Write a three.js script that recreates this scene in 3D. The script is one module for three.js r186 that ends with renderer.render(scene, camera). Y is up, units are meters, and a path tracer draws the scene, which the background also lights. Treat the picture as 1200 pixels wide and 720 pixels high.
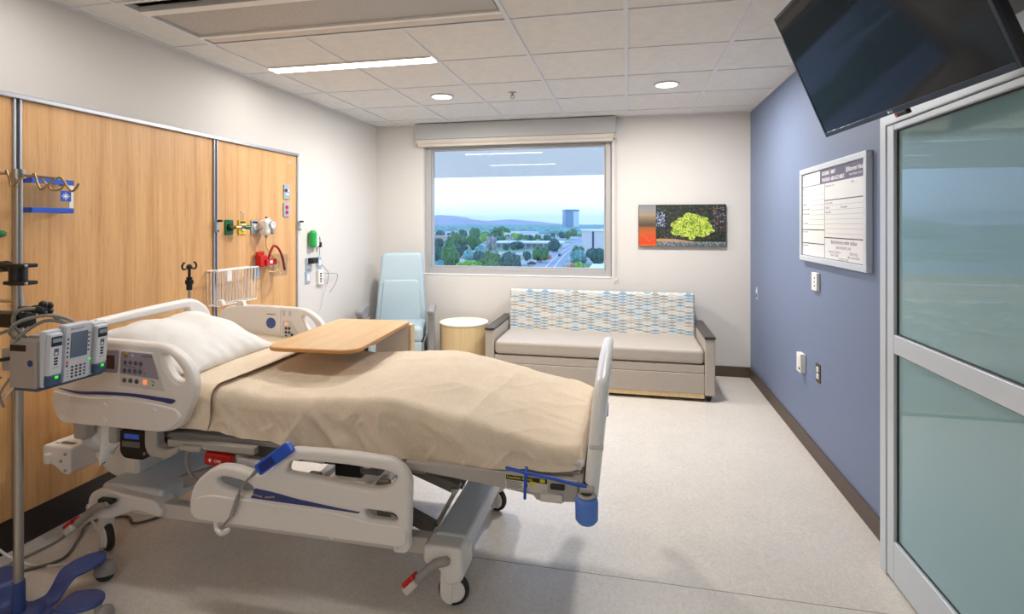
import * as THREE from 'three';
import { RoundedBoxGeometry } from 'three/addons/geometries/RoundedBoxGeometry.js';
import { mergeGeometries, mergeVertices, toCreasedNormals } from 'three/addons/utils/BufferGeometryUtils.js';
import { RectAreaLightUniformsLib } from 'three/addons/lights/RectAreaLightUniformsLib.js';

// ---------------------------------------------------------------- camera, sky, exposure
const scene = new THREE.Scene();
const camera = new THREE.PerspectiveCamera(2 * Math.atan(360 / 623.8) * 180 / Math.PI, 1200 / 720, 0.05, 40000);
camera.position.set(0, 1.474, 0);
camera.rotation.set(0, 0.2133, 0);
camera.setViewOffset(1200, 720, 0, 97.1, 1200, 720);      // rising-front lens shift: verticals stay vertical
const renderer = new THREE.WebGLRenderer({ antialias: true });
renderer.toneMapping = THREE.LinearToneMapping;
renderer.toneMappingExposure = 1.08;
renderer.shadowMap.enabled = true;
RectAreaLightUniformsLib.init();

// light levels
const LAMP_COLOR = new THREE.Color(1.0, 0.98, 0.955);
const STRIP_NITS = 14, STRIP_GLOW = 10, DOWN_NITS = 540, DOWN_GLOW = 10, SKY = 1.0;

// ---------------------------------------------------------------- noise
function rng(seed) { let s = seed >>> 0; return () => { s = (s + 0x6d2b79f5) | 0; let t = Math.imul(s ^ (s >>> 15), 1 | s); t = (t + Math.imul(t ^ (t >>> 7), 61 | t)) ^ t; return ((t ^ (t >>> 14)) >>> 0) / 4294967296; }; }
function hash(x, y, s) { let h = Math.imul(x, 374761393) + Math.imul(y, 668265263) + Math.imul(s, 1442695041); h = Math.imul(h ^ (h >>> 13), 1274126177); return ((h ^ (h >>> 16)) >>> 0) / 4294967296; }
function vnoise(x, y, px, py, s) {          // value noise that repeats after px, py cells
  const ix = Math.floor(x), iy = Math.floor(y), fx = x - ix, fy = y - iy, m = (a, p) => ((a % p) + p) % p;
  const u = fx * fx * (3 - 2 * fx), v = fy * fy * (3 - 2 * fy);
  const a = hash(m(ix, px), m(iy, py), s), b = hash(m(ix + 1, px), m(iy, py), s), c = hash(m(ix, px), m(iy + 1, py), s), d = hash(m(ix + 1, px), m(iy + 1, py), s);
  return (a + (b - a) * u) + ((c + (d - c) * u) - (a + (b - a) * u)) * v;
}
function fbm(u, v, nx, ny, s, oct = 4) { let t = 0, a = 0.5, w = 0; for (let i = 0; i < oct; i++) { t += a * vnoise(u * nx, v * ny, nx, ny, s + i); w += a; nx *= 2; ny *= 2; a *= 0.5; } return t / w; }
const P0 = 4096;
const nz = (x, y, s) => vnoise(x, y, P0, P0, s) - 0.5;

// sky: pale overcast dusk with soft stretched clouds
{
  const W = 1024, H = 512, d = new Float32Array(W * H * 4);
  for (let j = 0; j < H; j++) for (let i = 0; i < W; i++) {
    const el = ((j + 0.5) / H - 0.5) * Math.PI, e = Math.max(0, Math.sin(el));
    const k = Math.pow(e, 0.55), n = fbm(i / W, j / H, 10, 40, 5, 5), n2 = fbm(i / W, j / H, 6, 22, 9, 4);
    const c = THREE.MathUtils.clamp((n - 0.38) * 2.6, 0, 1) * 0.6 + n2 * 0.4;
    let r = 1.5 - 1.0 * k, g = 2.0 - 0.95 * k, b = 3.1 - 0.9 * k;
    const cl = 0.45 * c * Math.min(1, e * 9);
    r += (1.25 - r) * cl; g += (1.7 - g) * cl; b += (2.6 - b) * cl;
    const o = (j * W + i) * 4; d[o] = r * SKY; d[o + 1] = g * SKY; d[o + 2] = b * SKY; d[o + 3] = 1;
  }
  const t = new THREE.DataTexture(d, W, H, THREE.RGBAFormat, THREE.FloatType);
  t.mapping = THREE.EquirectangularReflectionMapping; t.magFilter = THREE.LinearFilter; t.wrapS = THREE.RepeatWrapping; t.needsUpdate = true;
  scene.background = t; scene.backgroundIntensity = 1.0;
}

// ---------------------------------------------------------------- helpers
const V = (x, y, z) => new THREE.Vector3(x, y, z);
const taken = {};
function numbered(n) { taken[n] = (taken[n] || 0) + 1; const k = taken[n] - 1; return k ? n + '_' + String(k).padStart(3, '0') : n; }
function info(o, label, category, group) { o.userData.label = label; o.userData.category = category; if (group) o.userData.group = group; return o; }
function thing(name, label, category, pos = [0, 0, 0], ry = 0, group) { const g = new THREE.Group(); g.name = numbered(name); g.position.set(...pos); g.rotation.y = ry; scene.add(g); return info(g, label, category, group); }
function mk(name, geo, mat) { const m = new THREE.Mesh(geo, mat); m.name = name; m.castShadow = m.receiveShadow = true; return m; }
function part(parent, name, geo, mat, pos, rot) { const m = mk(name, geo, mat); if (pos) m.position.set(...pos); if (rot) m.rotation.set(...rot); parent.add(m); return m; }
function wpart(parent, name, geo, mat, label) {            // geometry given in room coordinates
  let x = 0, y = 0, z = 0; for (let o = parent; o && o !== scene; o = o.parent) { x += o.position.x; y += o.position.y; z += o.position.z; }
  geo.translate(-x, -y, -z); const m = mk(name, geo, mat); if (label) m.userData.label = label; parent.add(m); return m;
}
function solo(name, label, category, geo, mat, pos, ry = 0, group) { const m = mk(numbered(name), geo, mat); if (pos) m.position.set(...pos); m.rotation.y = ry; scene.add(m); return info(m, label, category, group); }
function struct(name, geo, mat) { const m = mk(name, geo, mat); m.userData.kind = 'structure'; scene.add(m); return m; }
function sgroup(name) { const g = new THREE.Group(); g.name = name; g.userData.kind = 'structure'; scene.add(g); return g; }
function muv(g, s = 1) {                                     // box-projected uv in metres
  g = g.index ? g.toNonIndexed() : g; const p = g.attributes.position, uv = new Float32Array(p.count * 2), a = V(), b = V(), c = V();
  for (let i = 0; i < p.count; i += 3) {
    a.fromBufferAttribute(p, i); b.fromBufferAttribute(p, i + 1).sub(a); c.fromBufferAttribute(p, i + 2).sub(a); b.cross(c);
    const x = Math.abs(b.x), y = Math.abs(b.y), z = Math.abs(b.z), ax = x >= y && x >= z ? 0 : y >= z ? 1 : 2;
    for (let k = i; k < i + 3; k++) { const q = [p.getX(k), p.getY(k), p.getZ(k)]; uv[k * 2] = (ax === 0 ? q[2] : q[0]) * s; uv[k * 2 + 1] = (ax === 1 ? q[2] : q[1]) * s; }
  }
  g.setAttribute('uv', new THREE.BufferAttribute(uv, 2)); return g;
}
function merge(list) { return mergeGeometries(list.map((g) => { g = g.index ? g.toNonIndexed() : g; for (const k of Object.keys(g.attributes)) if (!['position', 'normal', 'uv'].includes(k)) g.deleteAttribute(k); if (!g.attributes.uv) g.setAttribute('uv', new THREE.BufferAttribute(new Float32Array(g.attributes.position.count * 2), 2)); return g; })); }
function rbox(w, h, d, r = 0.004, seg = 2) { return new RoundedBoxGeometry(w, h, d, seg, Math.min(r, w / 2.02, h / 2.02, d / 2.02)); }
function bb(x0, x1, y0, y1, z0, z1, r = 0.003, seg = 2) { const g = r ? rbox(x1 - x0, y1 - y0, z1 - z0, r, seg) : new THREE.BoxGeometry(x1 - x0, y1 - y0, z1 - z0); g.translate((x0 + x1) / 2, (y0 + y1) / 2, (z0 + z1) / 2); return g; }
function cyl(a, b, r, r2 = r, seg = 18, open = false) { a = V(...a); b = V(...b); const d = b.clone().sub(a), g = new THREE.CylinderGeometry(r2, r, d.length(), seg, 1, open); g.applyQuaternion(new THREE.Quaternion().setFromUnitVectors(V(0, 1, 0), d.clone().normalize())); const m = a.add(b).multiplyScalar(0.5); return g.translate(m.x, m.y, m.z); }
function tube(pts, r, n = 0, rad = 8, closed = false, tension = 0.5) { const c = new THREE.CatmullRomCurve3(pts.map((p) => V(...p)), closed, 'centripetal', tension); const g = new THREE.TubeGeometry(c, n || pts.length * 8, r, rad, closed); if (closed) return g; const caps = [pts[0], pts[pts.length - 1]].map((p) => new THREE.SphereGeometry(r, rad, 6).translate(...p)); return merge([g, ...caps]); }
function rpoly(pts, r0 = 0.02, Cls = THREE.Shape) {
  const s = new Cls(), n = pts.length, q = pts.map((p) => new THREE.Vector2(p[0], p[1]));
  for (let i = 0; i < n; i++) {
    const p = q[i], a = q[(i + n - 1) % n], b = q[(i + 1) % n], r = Math.min(pts[i][2] ?? r0, p.distanceTo(a) * 0.49, p.distanceTo(b) * 0.49);
    const A = p.clone().add(a.clone().sub(p).setLength(r)), B = p.clone().add(b.clone().sub(p).setLength(r));
    if (!i) s.moveTo(A.x, A.y); else s.lineTo(A.x, A.y);
    s.quadraticCurveTo(p.x, p.y, B.x, B.y);
  }
  s.closePath(); return s;
}
function spoly(pts, n = 64, Cls = THREE.Shape) { const c = new THREE.CatmullRomCurve3(pts.map((p) => V(p[0], p[1], 0)), true, 'centripetal'); const s = new Cls(); c.getPoints(n).slice(0, n).forEach((p, i) => (i ? s.lineTo(p.x, p.y) : s.moveTo(p.x, p.y))); s.closePath(); return s; }
function extr(shape0, depth, bevel = 0.004, seg = 3, cs = 10) {
  bevel = Math.min(bevel, depth / 2.01);
  const ex = shape0.extractPoints(cs), shape = new THREE.Shape(THREE.ShapeUtils.isClockWise(ex.shape) ? ex.shape.slice().reverse() : ex.shape);   // outline anticlockwise, holes clockwise: bevels then open outward
  for (const h of ex.holes) shape.holes.push(new THREE.Path(THREE.ShapeUtils.isClockWise(h) ? h : h.slice().reverse())); const g = new THREE.ExtrudeGeometry(shape, { depth: depth - 2 * bevel, bevelEnabled: bevel > 0, bevelThickness: bevel, bevelSize: bevel, bevelOffset: -bevel, bevelSegments: seg, curveSegments: cs }); return g.translate(0, 0, bevel - depth / 2); }
function lathe(pts, seg = 32) { return new THREE.LatheGeometry(pts.map((p) => new THREE.Vector2(p[0], p[1])), seg); }
function smooth(g, ang = 0.7) { return toCreasedNormals(g, ang); }
function prismX(shape, depth, bevel, seg) { return extr(shape, depth, bevel, seg).rotateY(Math.PI / 2); }   // outline given as (-z, y), extruded along x
function grid(fn, nu, nv) {                                 // parametric sheet, fn(u, v) -> [x, y, z], uv in metres left to the caller
  const pos = [], uv = [], idx = [];
  for (let j = 0; j <= nv; j++) for (let i = 0; i <= nu; i++) { const p = fn(i / nu, j / nv); pos.push(p[0], p[1], p[2]); uv.push(p[3] ?? i / nu, p[4] ?? j / nv); }
  for (let j = 0; j < nv; j++) for (let i = 0; i < nu; i++) { const a = j * (nu + 1) + i, b = a + 1, c = a + nu + 1, d = c + 1; idx.push(a, b, d, a, d, c); }
  const g = new THREE.BufferGeometry(); g.setAttribute('position', new THREE.Float32BufferAttribute(pos, 3)); g.setAttribute('uv', new THREE.Float32BufferAttribute(uv, 2)); g.setIndex(idx); g.computeVertexNormals(); return g;
}
// textures
function tex(w, h, fn, srgb = true, rep = [1, 1]) {
  const d = new Uint8Array(w * h * 4);
  for (let j = 0; j < h; j++) for (let i = 0; i < w; i++) { const c = fn((i + 0.5) / w, (j + 0.5) / h), o = (j * w + i) * 4; if (typeof c === 'number') d[o] = d[o + 1] = d[o + 2] = Math.max(0, Math.min(255, c * 255)); else for (let k = 0; k < 3; k++) d[o + k] = Math.max(0, Math.min(255, c[k])); d[o + 3] = 255; }
  const t = new THREE.DataTexture(d, w, h); t.wrapS = t.wrapT = THREE.RepeatWrapping; t.magFilter = THREE.LinearFilter; t.repeat.set(...rep); if (srgb) t.colorSpace = THREE.SRGBColorSpace; t.needsUpdate = true; return t;
}
function canvasTex(w, h, draw) { const c = document.createElement('canvas'); c.width = w; c.height = h; draw(c.getContext('2d'), w, h); const t = new THREE.CanvasTexture(c); t.colorSpace = THREE.SRGBColorSpace; t.anisotropy = 8; return t; }
const S = (o) => new THREE.MeshStandardMaterial(o), PH = (o) => new THREE.MeshPhysicalMaterial(o);
const mix3 = (a, b, t) => [a[0] + (b[0] - a[0]) * t, a[1] + (b[1] - a[1]) * t, a[2] + (b[2] - a[2]) * t];

function woodTex(light, dark, seed, rep, turn) {
  return tex(1024, 1024, (u0, v0) => {
    let u = turn ? v0 : u0, v = turn ? u0 : v0;
    const warp = fbm(u, v, 5, 2, seed, 4), w = u + 0.02 * (warp - 0.5);
    const cath = Math.abs(((w * 9 + 1.5 * fbm(u, v, 4, 1, seed + 20, 3)) % 1 + 1) % 1 - 0.5) * 2;
    const fine = fbm(w, v, 190, 5, seed + 3, 3), pores = fbm(u, v, 300, 22, seed + 7, 2), band = fbm(w, v, 14, 2, seed + 11, 3);
    let t = 0.26 * Math.pow(cath, 3) + 0.5 * fine + 0.45 * band - 0.28; t += pores > 0.68 ? 0.18 : 0;
    return mix3(light, dark, THREE.MathUtils.clamp(t, 0, 1));
  }, true, rep);
}
const noiseBump = tex(256, 256, (u, v) => 0.5 + 0.5 * (fbm(u, v, 40, 40, 3, 3) - 0.5) * 2, false, [4, 4]);
const weaveBump = tex(256, 256, (u, v) => { const a = Math.sin(u * Math.PI * 64), b = Math.sin(v * Math.PI * 64); return 0.5 + 0.28 * a * b + 0.4 * (fbm(u, v, 30, 30, 8, 2) - 0.5); }, false, [5, 5]);
const paintBump = tex(256, 256, (u, v) => fbm(u, v, 64, 64, 15, 2), false, [3, 3]);

// ---------------------------------------------------------------- materials
const M = {};
const maple = woodTex([226, 178, 121], [186, 132, 76], 31, [0.8, 0.62]);
M.wall = S({ color: 0xd8d3cd, roughness: 0.85, bumpMap: paintBump, bumpScale: 0.0004 });
M.blueWall = S({ color: 0x75829d, roughness: 0.6, bumpMap: paintBump, bumpScale: 0.0004 });
M.tile = S({ map: tex(256, 256, (u, v) => { const n = hash(Math.floor(u * 256), Math.floor(v * 256), 4), f = fbm(u, v, 24, 24, 2, 3); const k = 226 + 10 * (f - 0.5) - (n > 0.965 ? 14 : 0); return [k, k - 3, k - 8]; }), roughness: 0.95 });
M.tee = S({ color: 0xdcdcde, roughness: 0.5 });
M.floor = S({ map: tex(1024, 1024, (u, v) => { const a = hash(Math.floor(u * 512), Math.floor(v * 512), 7), b = fbm(u, v, 90, 90, 5, 3), c = fbm(u, v, 6, 6, 13, 3); const k = (a > 0.94 ? -26 : a < 0.05 ? 12 : 0) + 22 * (b - 0.5) + 8 * (c - 0.5); return [218 + k, 210 + k, 200 + k]; }, true, [1.1, 1.1]), roughness: 0.36, bumpMap: noiseBump, bumpScale: 0.0002 });
M.seam = S({ color: 0x8d857c, roughness: 0.5 });
M.base = S({ color: 0x54453c, roughness: 0.5 });
M.baseShaded = S({ color: 0x2c2420, roughness: 0.45 });  // darker copy of the baseboard brown: shadow below the headwall painted in
M.alu = S({ color: 0xb9bdc4, roughness: 0.34, metalness: 0.75 });
M.aluDoor = S({ color: 0xd2d8dd, roughness: 0.42, metalness: 0.3 });
M.winFrame = S({ color: 0xb8b6b5, roughness: 0.45, metalness: 0.3 });
M.white = S({ color: 0xeae8e4, roughness: 0.5 });
M.cream = S({ color: 0xd6cdc1, roughness: 0.7 });
M.valance = S({ color: 0xb4b4b3, roughness: 0.6 });
M.glass = PH({ color: 0xffffff, transmission: 1, thickness: 0, roughness: 0, ior: 1.5 });
M.glassTint = PH({ color: 0xb0a897, transmission: 1, thickness: 0, roughness: 0, ior: 1.1 });
M.frost = PH({ color: 0x8eb0b5, roughness: 0.008, ior: 1.52 });
M.maple = S({ map: maple, roughness: 0.42 });
M.tableWood = S({ map: woodTex([234, 194, 140], [208, 162, 108], 77, [1.2, 1.0]), roughness: 0.32 });
M.tableEdge = S({ color: 0xc98f4c, roughness: 0.4 });
M.paleWood = S({ map: woodTex([226, 202, 158], [204, 174, 124], 55, [1.4, 1.2]), roughness: 0.42 });
M.drumTop = S({ color: 0xf0ead8, roughness: 0.32 });
M.plastic = S({ color: 0xece6df, roughness: 0.42 });
M.plastic2 = S({ color: 0xd6cfc6, roughness: 0.45 });
M.greyPlastic = S({ color: 0xa09b95, roughness: 0.5 });
M.whiteFoot = S({ color: 0xf3f1ee, roughness: 0.35 });
M.frame = S({ color: 0xb3aca2, roughness: 0.45 });
M.frameLight = S({ color: 0xccd2d6, roughness: 0.4 });
M.darkGrey = S({ color: 0x6c6862, roughness: 0.5 });
M.black = S({ color: 0x141312, roughness: 0.45 });
M.blackSoft = S({ color: 0x231f1c, roughness: 0.7 });
M.rubber = S({ color: 0x2a2724, roughness: 0.65 });
M.steel = S({ color: 0xb5b0a8, roughness: 0.28, metalness: 0.9 });
M.brass = S({ color: 0xb39a6c, roughness: 0.3, metalness: 0.85 });
M.red = S({ color: 0xc81a10, roughness: 0.4 });
M.redDark = S({ color: 0x9c1418, roughness: 0.5 });
M.blue = S({ color: 0x1f58cc, roughness: 0.4 });
M.bumper = S({ color: 0x5a86dc, roughness: 0.45 });
M.navy = S({ color: 0x39417c, roughness: 0.4 });
M.ivBlue = S({ color: 0x3d4f8c, roughness: 0.38 });
M.tan = S({ map: tex(512, 512, (u, v) => { const a = fbm(u, v, 120, 120, 3, 2), b = fbm(u, v, 8, 8, 21, 3), w = Math.sin(u * 512 * Math.PI / 2) * Math.sin(v * 512 * Math.PI / 2); const k = 16 * (a - 0.5) + 9 * (b - 0.5) + 3 * w; return [232 + k, 214 + k, 189 + k]; }, true, [2.2, 2.2]), roughness: 0.95, bumpMap: weaveBump, bumpScale: 0.002 });
M.tanSheet = S({ map: tex(256, 256, (u, v) => { const k = 12 * (fbm(u, v, 60, 60, 31, 3) - 0.5); return [232 + k, 214 + k, 189 + k]; }, true, [2, 2]), roughness: 0.95, bumpMap: weaveBump, bumpScale: 0.0006 });
M.linen = S({ color: 0xeceae6, roughness: 0.92, bumpMap: weaveBump, bumpScale: 0.0006 });
M.linenGrey = S({ color: 0xe4e1dc, roughness: 0.92, bumpMap: weaveBump, bumpScale: 0.0006 });
M.chairVinyl = S({ map: tex(256, 256, (u, v) => { const k = 14 * (fbm(u, v, 70, 70, 12, 2) - 0.5); return [174 + k, 193 + k, 200 + k]; }, true, [3, 3]), roughness: 0.5, bumpMap: noiseBump, bumpScale: 0.0007 });
M.chairGrey = S({ color: 0x8e8c8c, roughness: 0.42 });
M.sofaVinyl = S({ map: tex(256, 256, (u, v) => { const k = 13 * (fbm(u, v, 50, 50, 41, 3) - 0.5); return [182 + k, 172 + k, 161 + k]; }, true, [2.5, 2.5]), roughness: 0.52, bumpMap: noiseBump, bumpScale: 0.0006 });
M.sofaCap = S({ color: 0x3a3431, roughness: 0.36 });
// sofa back: rows of lens-shaped woven motifs
M.sofaPattern = S({ map: (() => {
  const pal = [[232, 227, 218], [142, 168, 182], [176, 168, 156], [184, 198, 204], [206, 197, 184], [154, 158, 156], [130, 160, 180]];
  return tex(1024, 1024, (u, v) => {
    const nx = 5, ny = 37, gy = v * ny, row = Math.floor(gy), fy = gy - row, h = (c, r, k) => hash(((c % nx) + nx) % nx, ((r % ny) + ny) % ny, k);
    const off = (((row % 2) + 2) % 2) * 0.5, gx = u * nx + off, cx = gx - Math.round(gx), lim = 0.5 + 0.5 * Math.cos(2 * Math.PI * cx);
    const inLow = fy < lim, r2 = inLow ? row : row + 1, col = inLow ? Math.round(gx) : Math.round(u * nx + (((r2 % 2) + 2) % 2) * 0.5);
    let c = pal[1 + Math.floor(h(col, r2, 3) * 6)]; if (Math.abs(fy - lim) < 0.16) c = pal[0];
    const k = 22 * (fbm(u, v, 200, 60, 3, 2) - 0.5); return [c[0] + k, c[1] + k, c[2] + k];
  });
})(), roughness: 0.8 });
M.screen = PH({ color: 0x222426, roughness: 0.06, ior: 1.5, specularIntensity: 0.35 });
M.tvBezel = S({ color: 0x16181c, roughness: 0.32 });
M.tvEdge = S({ color: 0x3a3d44, roughness: 0.3, metalness: 0.6 });
M.clear = PH({ color: 0xf4f6f8, transmission: 1, thickness: 0, roughness: 0.05, ior: 1.3 });
M.lcd = S({ color: 0x5d6f86, roughness: 0.15 });
M.pumpGrey = S({ color: 0xa7a099, roughness: 0.5 });
M.pumpFace = S({ color: 0xd3d6dd, roughness: 0.42 });
M.pumpBlue = S({ color: 0x3f5878, roughness: 0.4 });
M.lilac = S({ color: 0x9c93a0, roughness: 0.5 });
M.btn = S({ color: 0x4a4a52, roughness: 0.3 });
M.cable = S({ color: 0x8f8c86, roughness: 0.5 });
M.cableWhite = S({ color: 0xdedad4, roughness: 0.5 });
M.green = S({ color: 0x0c6a35, roughness: 0.4 });
M.greenBright = S({ color: 0x27a348, roughness: 0.4 });
M.yellow = S({ color: 0xe6bf1d, roughness: 0.4 });
M.steelBlue = S({ color: 0xa9bccb, roughness: 0.38, metalness: 0.4 });
M.lampGlow = S({ color: 0xffffff, emissive: new THREE.Color(1, 0.95, 0.9), emissiveIntensity: STRIP_GLOW });
M.downGlow = S({ color: 0xffffff, emissive: new THREE.Color(1, 0.95, 0.9), emissiveIntensity: DOWN_GLOW });
M.led = (c, i = 1.5) => S({ color: c, emissive: c, emissiveIntensity: i, roughness: 0.4 });

// ---------------------------------------------------------------- room shell
const XL = -2.727, XR = 1.156, ZB = -5.48, ZF = 2.3, CE = 2.553, TOP = CE + 0.14;
const WX0 = -2.175, WX1 = -0.152, WY0 = 0.925, WY1 = 2.36;
struct('floor', muv(bb(XL - 0.15, XR + 0.15, -0.12, 0, ZB - 0.2, ZF + 0.15, 0)), M.floor);
{
  const s = new THREE.Shape([[XL - 0.15, -0.12], [XR + 0.15, -0.12], [XR + 0.15, TOP], [XL - 0.15, TOP]].map((p) => new THREE.Vector2(...p)));
  s.holes.push(new THREE.Path([[WX0, WY0], [WX0, WY1], [WX1, WY1], [WX1, WY0]].map((p) => new THREE.Vector2(...p))));
  struct('wall_back', muv(extr(s, 0.2, 0).translate(0, 0, ZB - 0.1)), M.wall);
}
struct('wall_left', muv(bb(XL - 0.15, XL, 0, TOP, ZB, ZF, 0)), M.wall);
struct('wall_right', muv(bb(XR, XR + 0.15, 0, TOP, ZB, ZF, 0)), M.blueWall);
struct('wall_front', muv(bb(XL - 0.15, XR + 0.15, 0, TOP, ZF, ZF + 0.15, 0)), M.wall);
struct('baseboard_back', bb(XL, XR, 0, 0.1, ZB, ZB + 0.012, 0.003), M.base);
struct('baseboard_right', bb(XR - 0.012, XR, 0, 0.1, ZB + 0.012, -2.575, 0.003), M.base);
struct('baseboard_left', bb(XL, XL + 0.016, 0, 0.15, ZB + 0.012, ZF, 0.003), M.baseShaded);
// floor sheet joint
struct('trim_1', bb(XL + 0.02, 1.05, 0, 0.0006, -2.2665, -2.2635, 0), M.seam);
// ceiling: slab, suspended tiles, tee bars
{
  const ceil = struct('ceiling', bb(XL - 0.15, XR + 0.15, TOP, TOP + 0.1, ZB - 0.2, ZF + 0.15, 0), M.wall);
  const gx = []; for (let i = -3; i <= 2; i++) gx.push(-0.6175 + i * 0.61);
  const xs = [XL, ...gx.filter((x) => x > XL + 0.05), XR], zs = [ZB]; for (let j = 4; j >= -9; j--) { const z = -2.7511 - j * 0.61; if (z > ZB + 0.05 && z < ZF - 0.05) zs.push(z); } zs.push(ZF);
  const cache = {};
  for (let i = 0; i < xs.length - 1; i++) for (let j = 0; j < zs.length - 1; j++) {
    const x0 = xs[i], x1 = xs[i + 1], z0 = zs[j], z1 = zs[j + 1];
    if (x0 > -2.5 && x1 < -0.6 && z0 > -2.76 && z1 < -2.13) continue;          // air diffuser sits here
    const w = x1 - x0 - 0.008, d = z1 - z0 - 0.008, k = w.toFixed(3) + d.toFixed(3);
    cache[k] ??= muv(new THREE.BoxGeometry(w, 0.016, d));
    part(ceil, 'ceiling_tile', cache[k], M.tile, [(x0 + x1) / 2, CE + 0.014, (z0 + z1) / 2]);
  }
  for (const x of xs.slice(1, -1)) for (const [a, b] of x > -2 && x < -1 ? [[ZB, -2.739], [-2.153, ZF]] : [[ZB, ZF]]) part(ceil, 'tee_bar', bb(x - 0.012, x + 0.012, CE, CE + 0.006, a, b, 0), M.tee);
  for (const z of zs.slice(1, -1)) {
    part(ceil, 'tee_bar', bb(XL, XR, CE + 0.0005, CE + 0.006, z - 0.012, z + 0.012, 0), M.tee);
  }
  for (const x of [[XL, XL + 0.022], [XR - 0.022, XR]]) part(ceil, 'wall_angle', bb(x[0], x[1], CE - 0.002, CE + 0.006, ZB, ZF, 0), M.tee);
  part(ceil, 'wall_angle', bb(XL, XR, CE - 0.002, CE + 0.006, ZB, ZB + 0.022, 0), M.tee);
}
// window
{
  const w = sgroup('window_1'), zo = -5.64, zi = -5.53, x0 = WX0 + 0.002, x1 = WX1 - 0.002, y0 = WY0 + 0.012, y1 = WY1;
  const fr = 0.062;
  for (const [n, a] of [['frame_jamb', [x0, x0 + fr, y0, y1]], ['frame_jamb', [x1 - fr, x1, y0, y1]], ['frame_sill', [x0 + fr, x1 - fr, y0, y0 + fr]], ['frame_head', [x0 + fr, x1 - fr, y1 - fr, y1]]]) part(w, n, bb(...a, zo, zi, 0.003), M.winFrame);
  const b = 0.02, gx0 = x0 + fr, gx1 = x1 - fr, gy0 = y0 + fr, gy1 = y1 - fr;
  for (const [n, a] of [['glazing_bead', [gx0, gx0 + b, gy0, gy1]], ['glazing_bead', [gx1 - b, gx1, gy0, gy1]], ['glazing_bead', [gx0 + b, gx1 - b, gy0, gy0 + b]], ['glazing_bead', [gx0 + b, gx1 - b, gy1 - b, gy1]]]) part(w, n, bb(...a, -5.6, -5.555, 0.002), M.winFrame);
  part(w, 'glass_pane', new THREE.PlaneGeometry(gx1 - gx0 - 0.01, gy1 - gy0 - 0.01).translate((gx0 + gx1) / 2, (gy0 + gy1) / 2, -5.58), M.glass);
  part(w, 'sun_film', new THREE.PlaneGeometry(gx1 - gx0 - 0.01, gy1 - 1.985).translate((gx0 + gx1) / 2, (gy1 + 1.985) / 2, -5.592), M.glassTint);
  part(w, 'window_sill', bb(WX0 + 0.001, WX1 - 0.001, WY0 + 0.001, WY0 + 0.012, -5.56, ZB + 0.004, 0.003), M.white);
}
// roller shade with valance box
{
  const t = thing('roller_shade', 'grey valance box with rolled cream shade above the window', 'shade', [-1.18, 2.4, ZB + 0.05]);
  wpart(t, 'valance_box', bb(-2.238, -0.112, 2.385, CE - 0.003, ZB + 0.002, ZB + 0.1, 0.004), M.valance);
  wpart(t, 'rolled_fabric', cyl([-2.225, 2.372, ZB + 0.045], [-0.13, 2.372, ZB + 0.045], 0.034, 0.034, 24), M.cream);
  wpart(t, 'hem_bar', bb(-2.222, -0.133, 2.31, 2.352, ZB + 0.03, ZB + 0.05, 0.008), M.cream);
  for (const x of [-2.23, -0.124]) wpart(t, 'bracket', bb(x - 0.004, x + 0.004, 2.33, 2.39, ZB + 0.002, ZB + 0.09, 0.001), M.cream);
  const ch = []; for (let y = 2.34; y > 0.93; y -= 0.012) for (const dx of [-0.006, 0.008]) ch.push(new THREE.IcosahedronGeometry(0.0032, 0).translate(-0.112 + dx, y, ZB + 0.02));
  const c = wpart(t, 'bead_chain', merge(ch), M.steel); c.userData.kind = 'stuff';
  wpart(t, 'chain_weight', bb(-0.12, -0.1, 0.9, 0.935, ZB + 0.012, ZB + 0.028, 0.004), M.white);
}

// ---------------------------------------------------------------- ceiling fixtures
function stripLight(z, label) {
  const x0 = -2.436, x1 = -1.239, xc = (x0 + x1) / 2;
  const t = thing('linear_ceiling_light', label, 'light', [xc, CE, z]);
  for (const s of [-1, 1]) wpart(t, 'housing', bb(x0, x1, CE - 0.006, CE + 0.012, z + s * 0.056 - 0.004, z + s * 0.056 + 0.004, 0.001), M.tee);
  wpart(t, 'diffuser', bb(x0, x1, CE - 0.004, CE + 0.005, z - 0.052, z + 0.052, 0.002), M.lampGlow);
  const l = new THREE.RectAreaLight(LAMP_COLOR, STRIP_NITS, x1 - x0, 0.1); l.position.set(0, -0.008, 0); l.rotation.x = -Math.PI / 2; l.name = 'strip'; t.add(l);
}
stripLight(-3.297, 'long glowing recessed strip light beside the perforated air diffuser, on its window side');
stripLight(-1.745, 'long glowing recessed strip light mirrored in the window, on the door side of the diffuser');
function downlight(x, z, label, nits = DOWN_NITS) {
  const t = thing('recessed_downlight', label, 'light', [x, CE, z]);
  part(t, 'trim_ring', lathe([[0.078, -0.001], [0.082, -0.006], [0.096, -0.004], [0.098, 0.004], [0.078, 0.006]], 40), M.white);
  part(t, 'lens', lathe([[0, -0.003], [0.079, -0.003], [0.079, 0.004], [0, 0.004]], 40), M.downGlow);
  const l = new THREE.RectAreaLight(LAMP_COLOR, nits, 0.15, 0.15); l.position.set(0, -0.009, 0); l.rotation.x = -Math.PI / 2; l.name = 'down'; t.add(l);
}
downlight(-1.5325, -4.276, 'round glowing downlight over the recliner side of the window');
downlight(0.2975, -4.276, 'round glowing downlight above the sofa beside the blue wall');
downlight(-0.9225, 1.824, 'added unseen fill downlight over the room entrance, well away from the glass door', 215);  // unseen lamp, added as fill for the bed faces turned to the entrance
downlight(0.2975, 1.824, 'added unseen fill downlight over the room entrance on the glass door side', 215);  // second added fill lamp, also out of view
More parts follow.
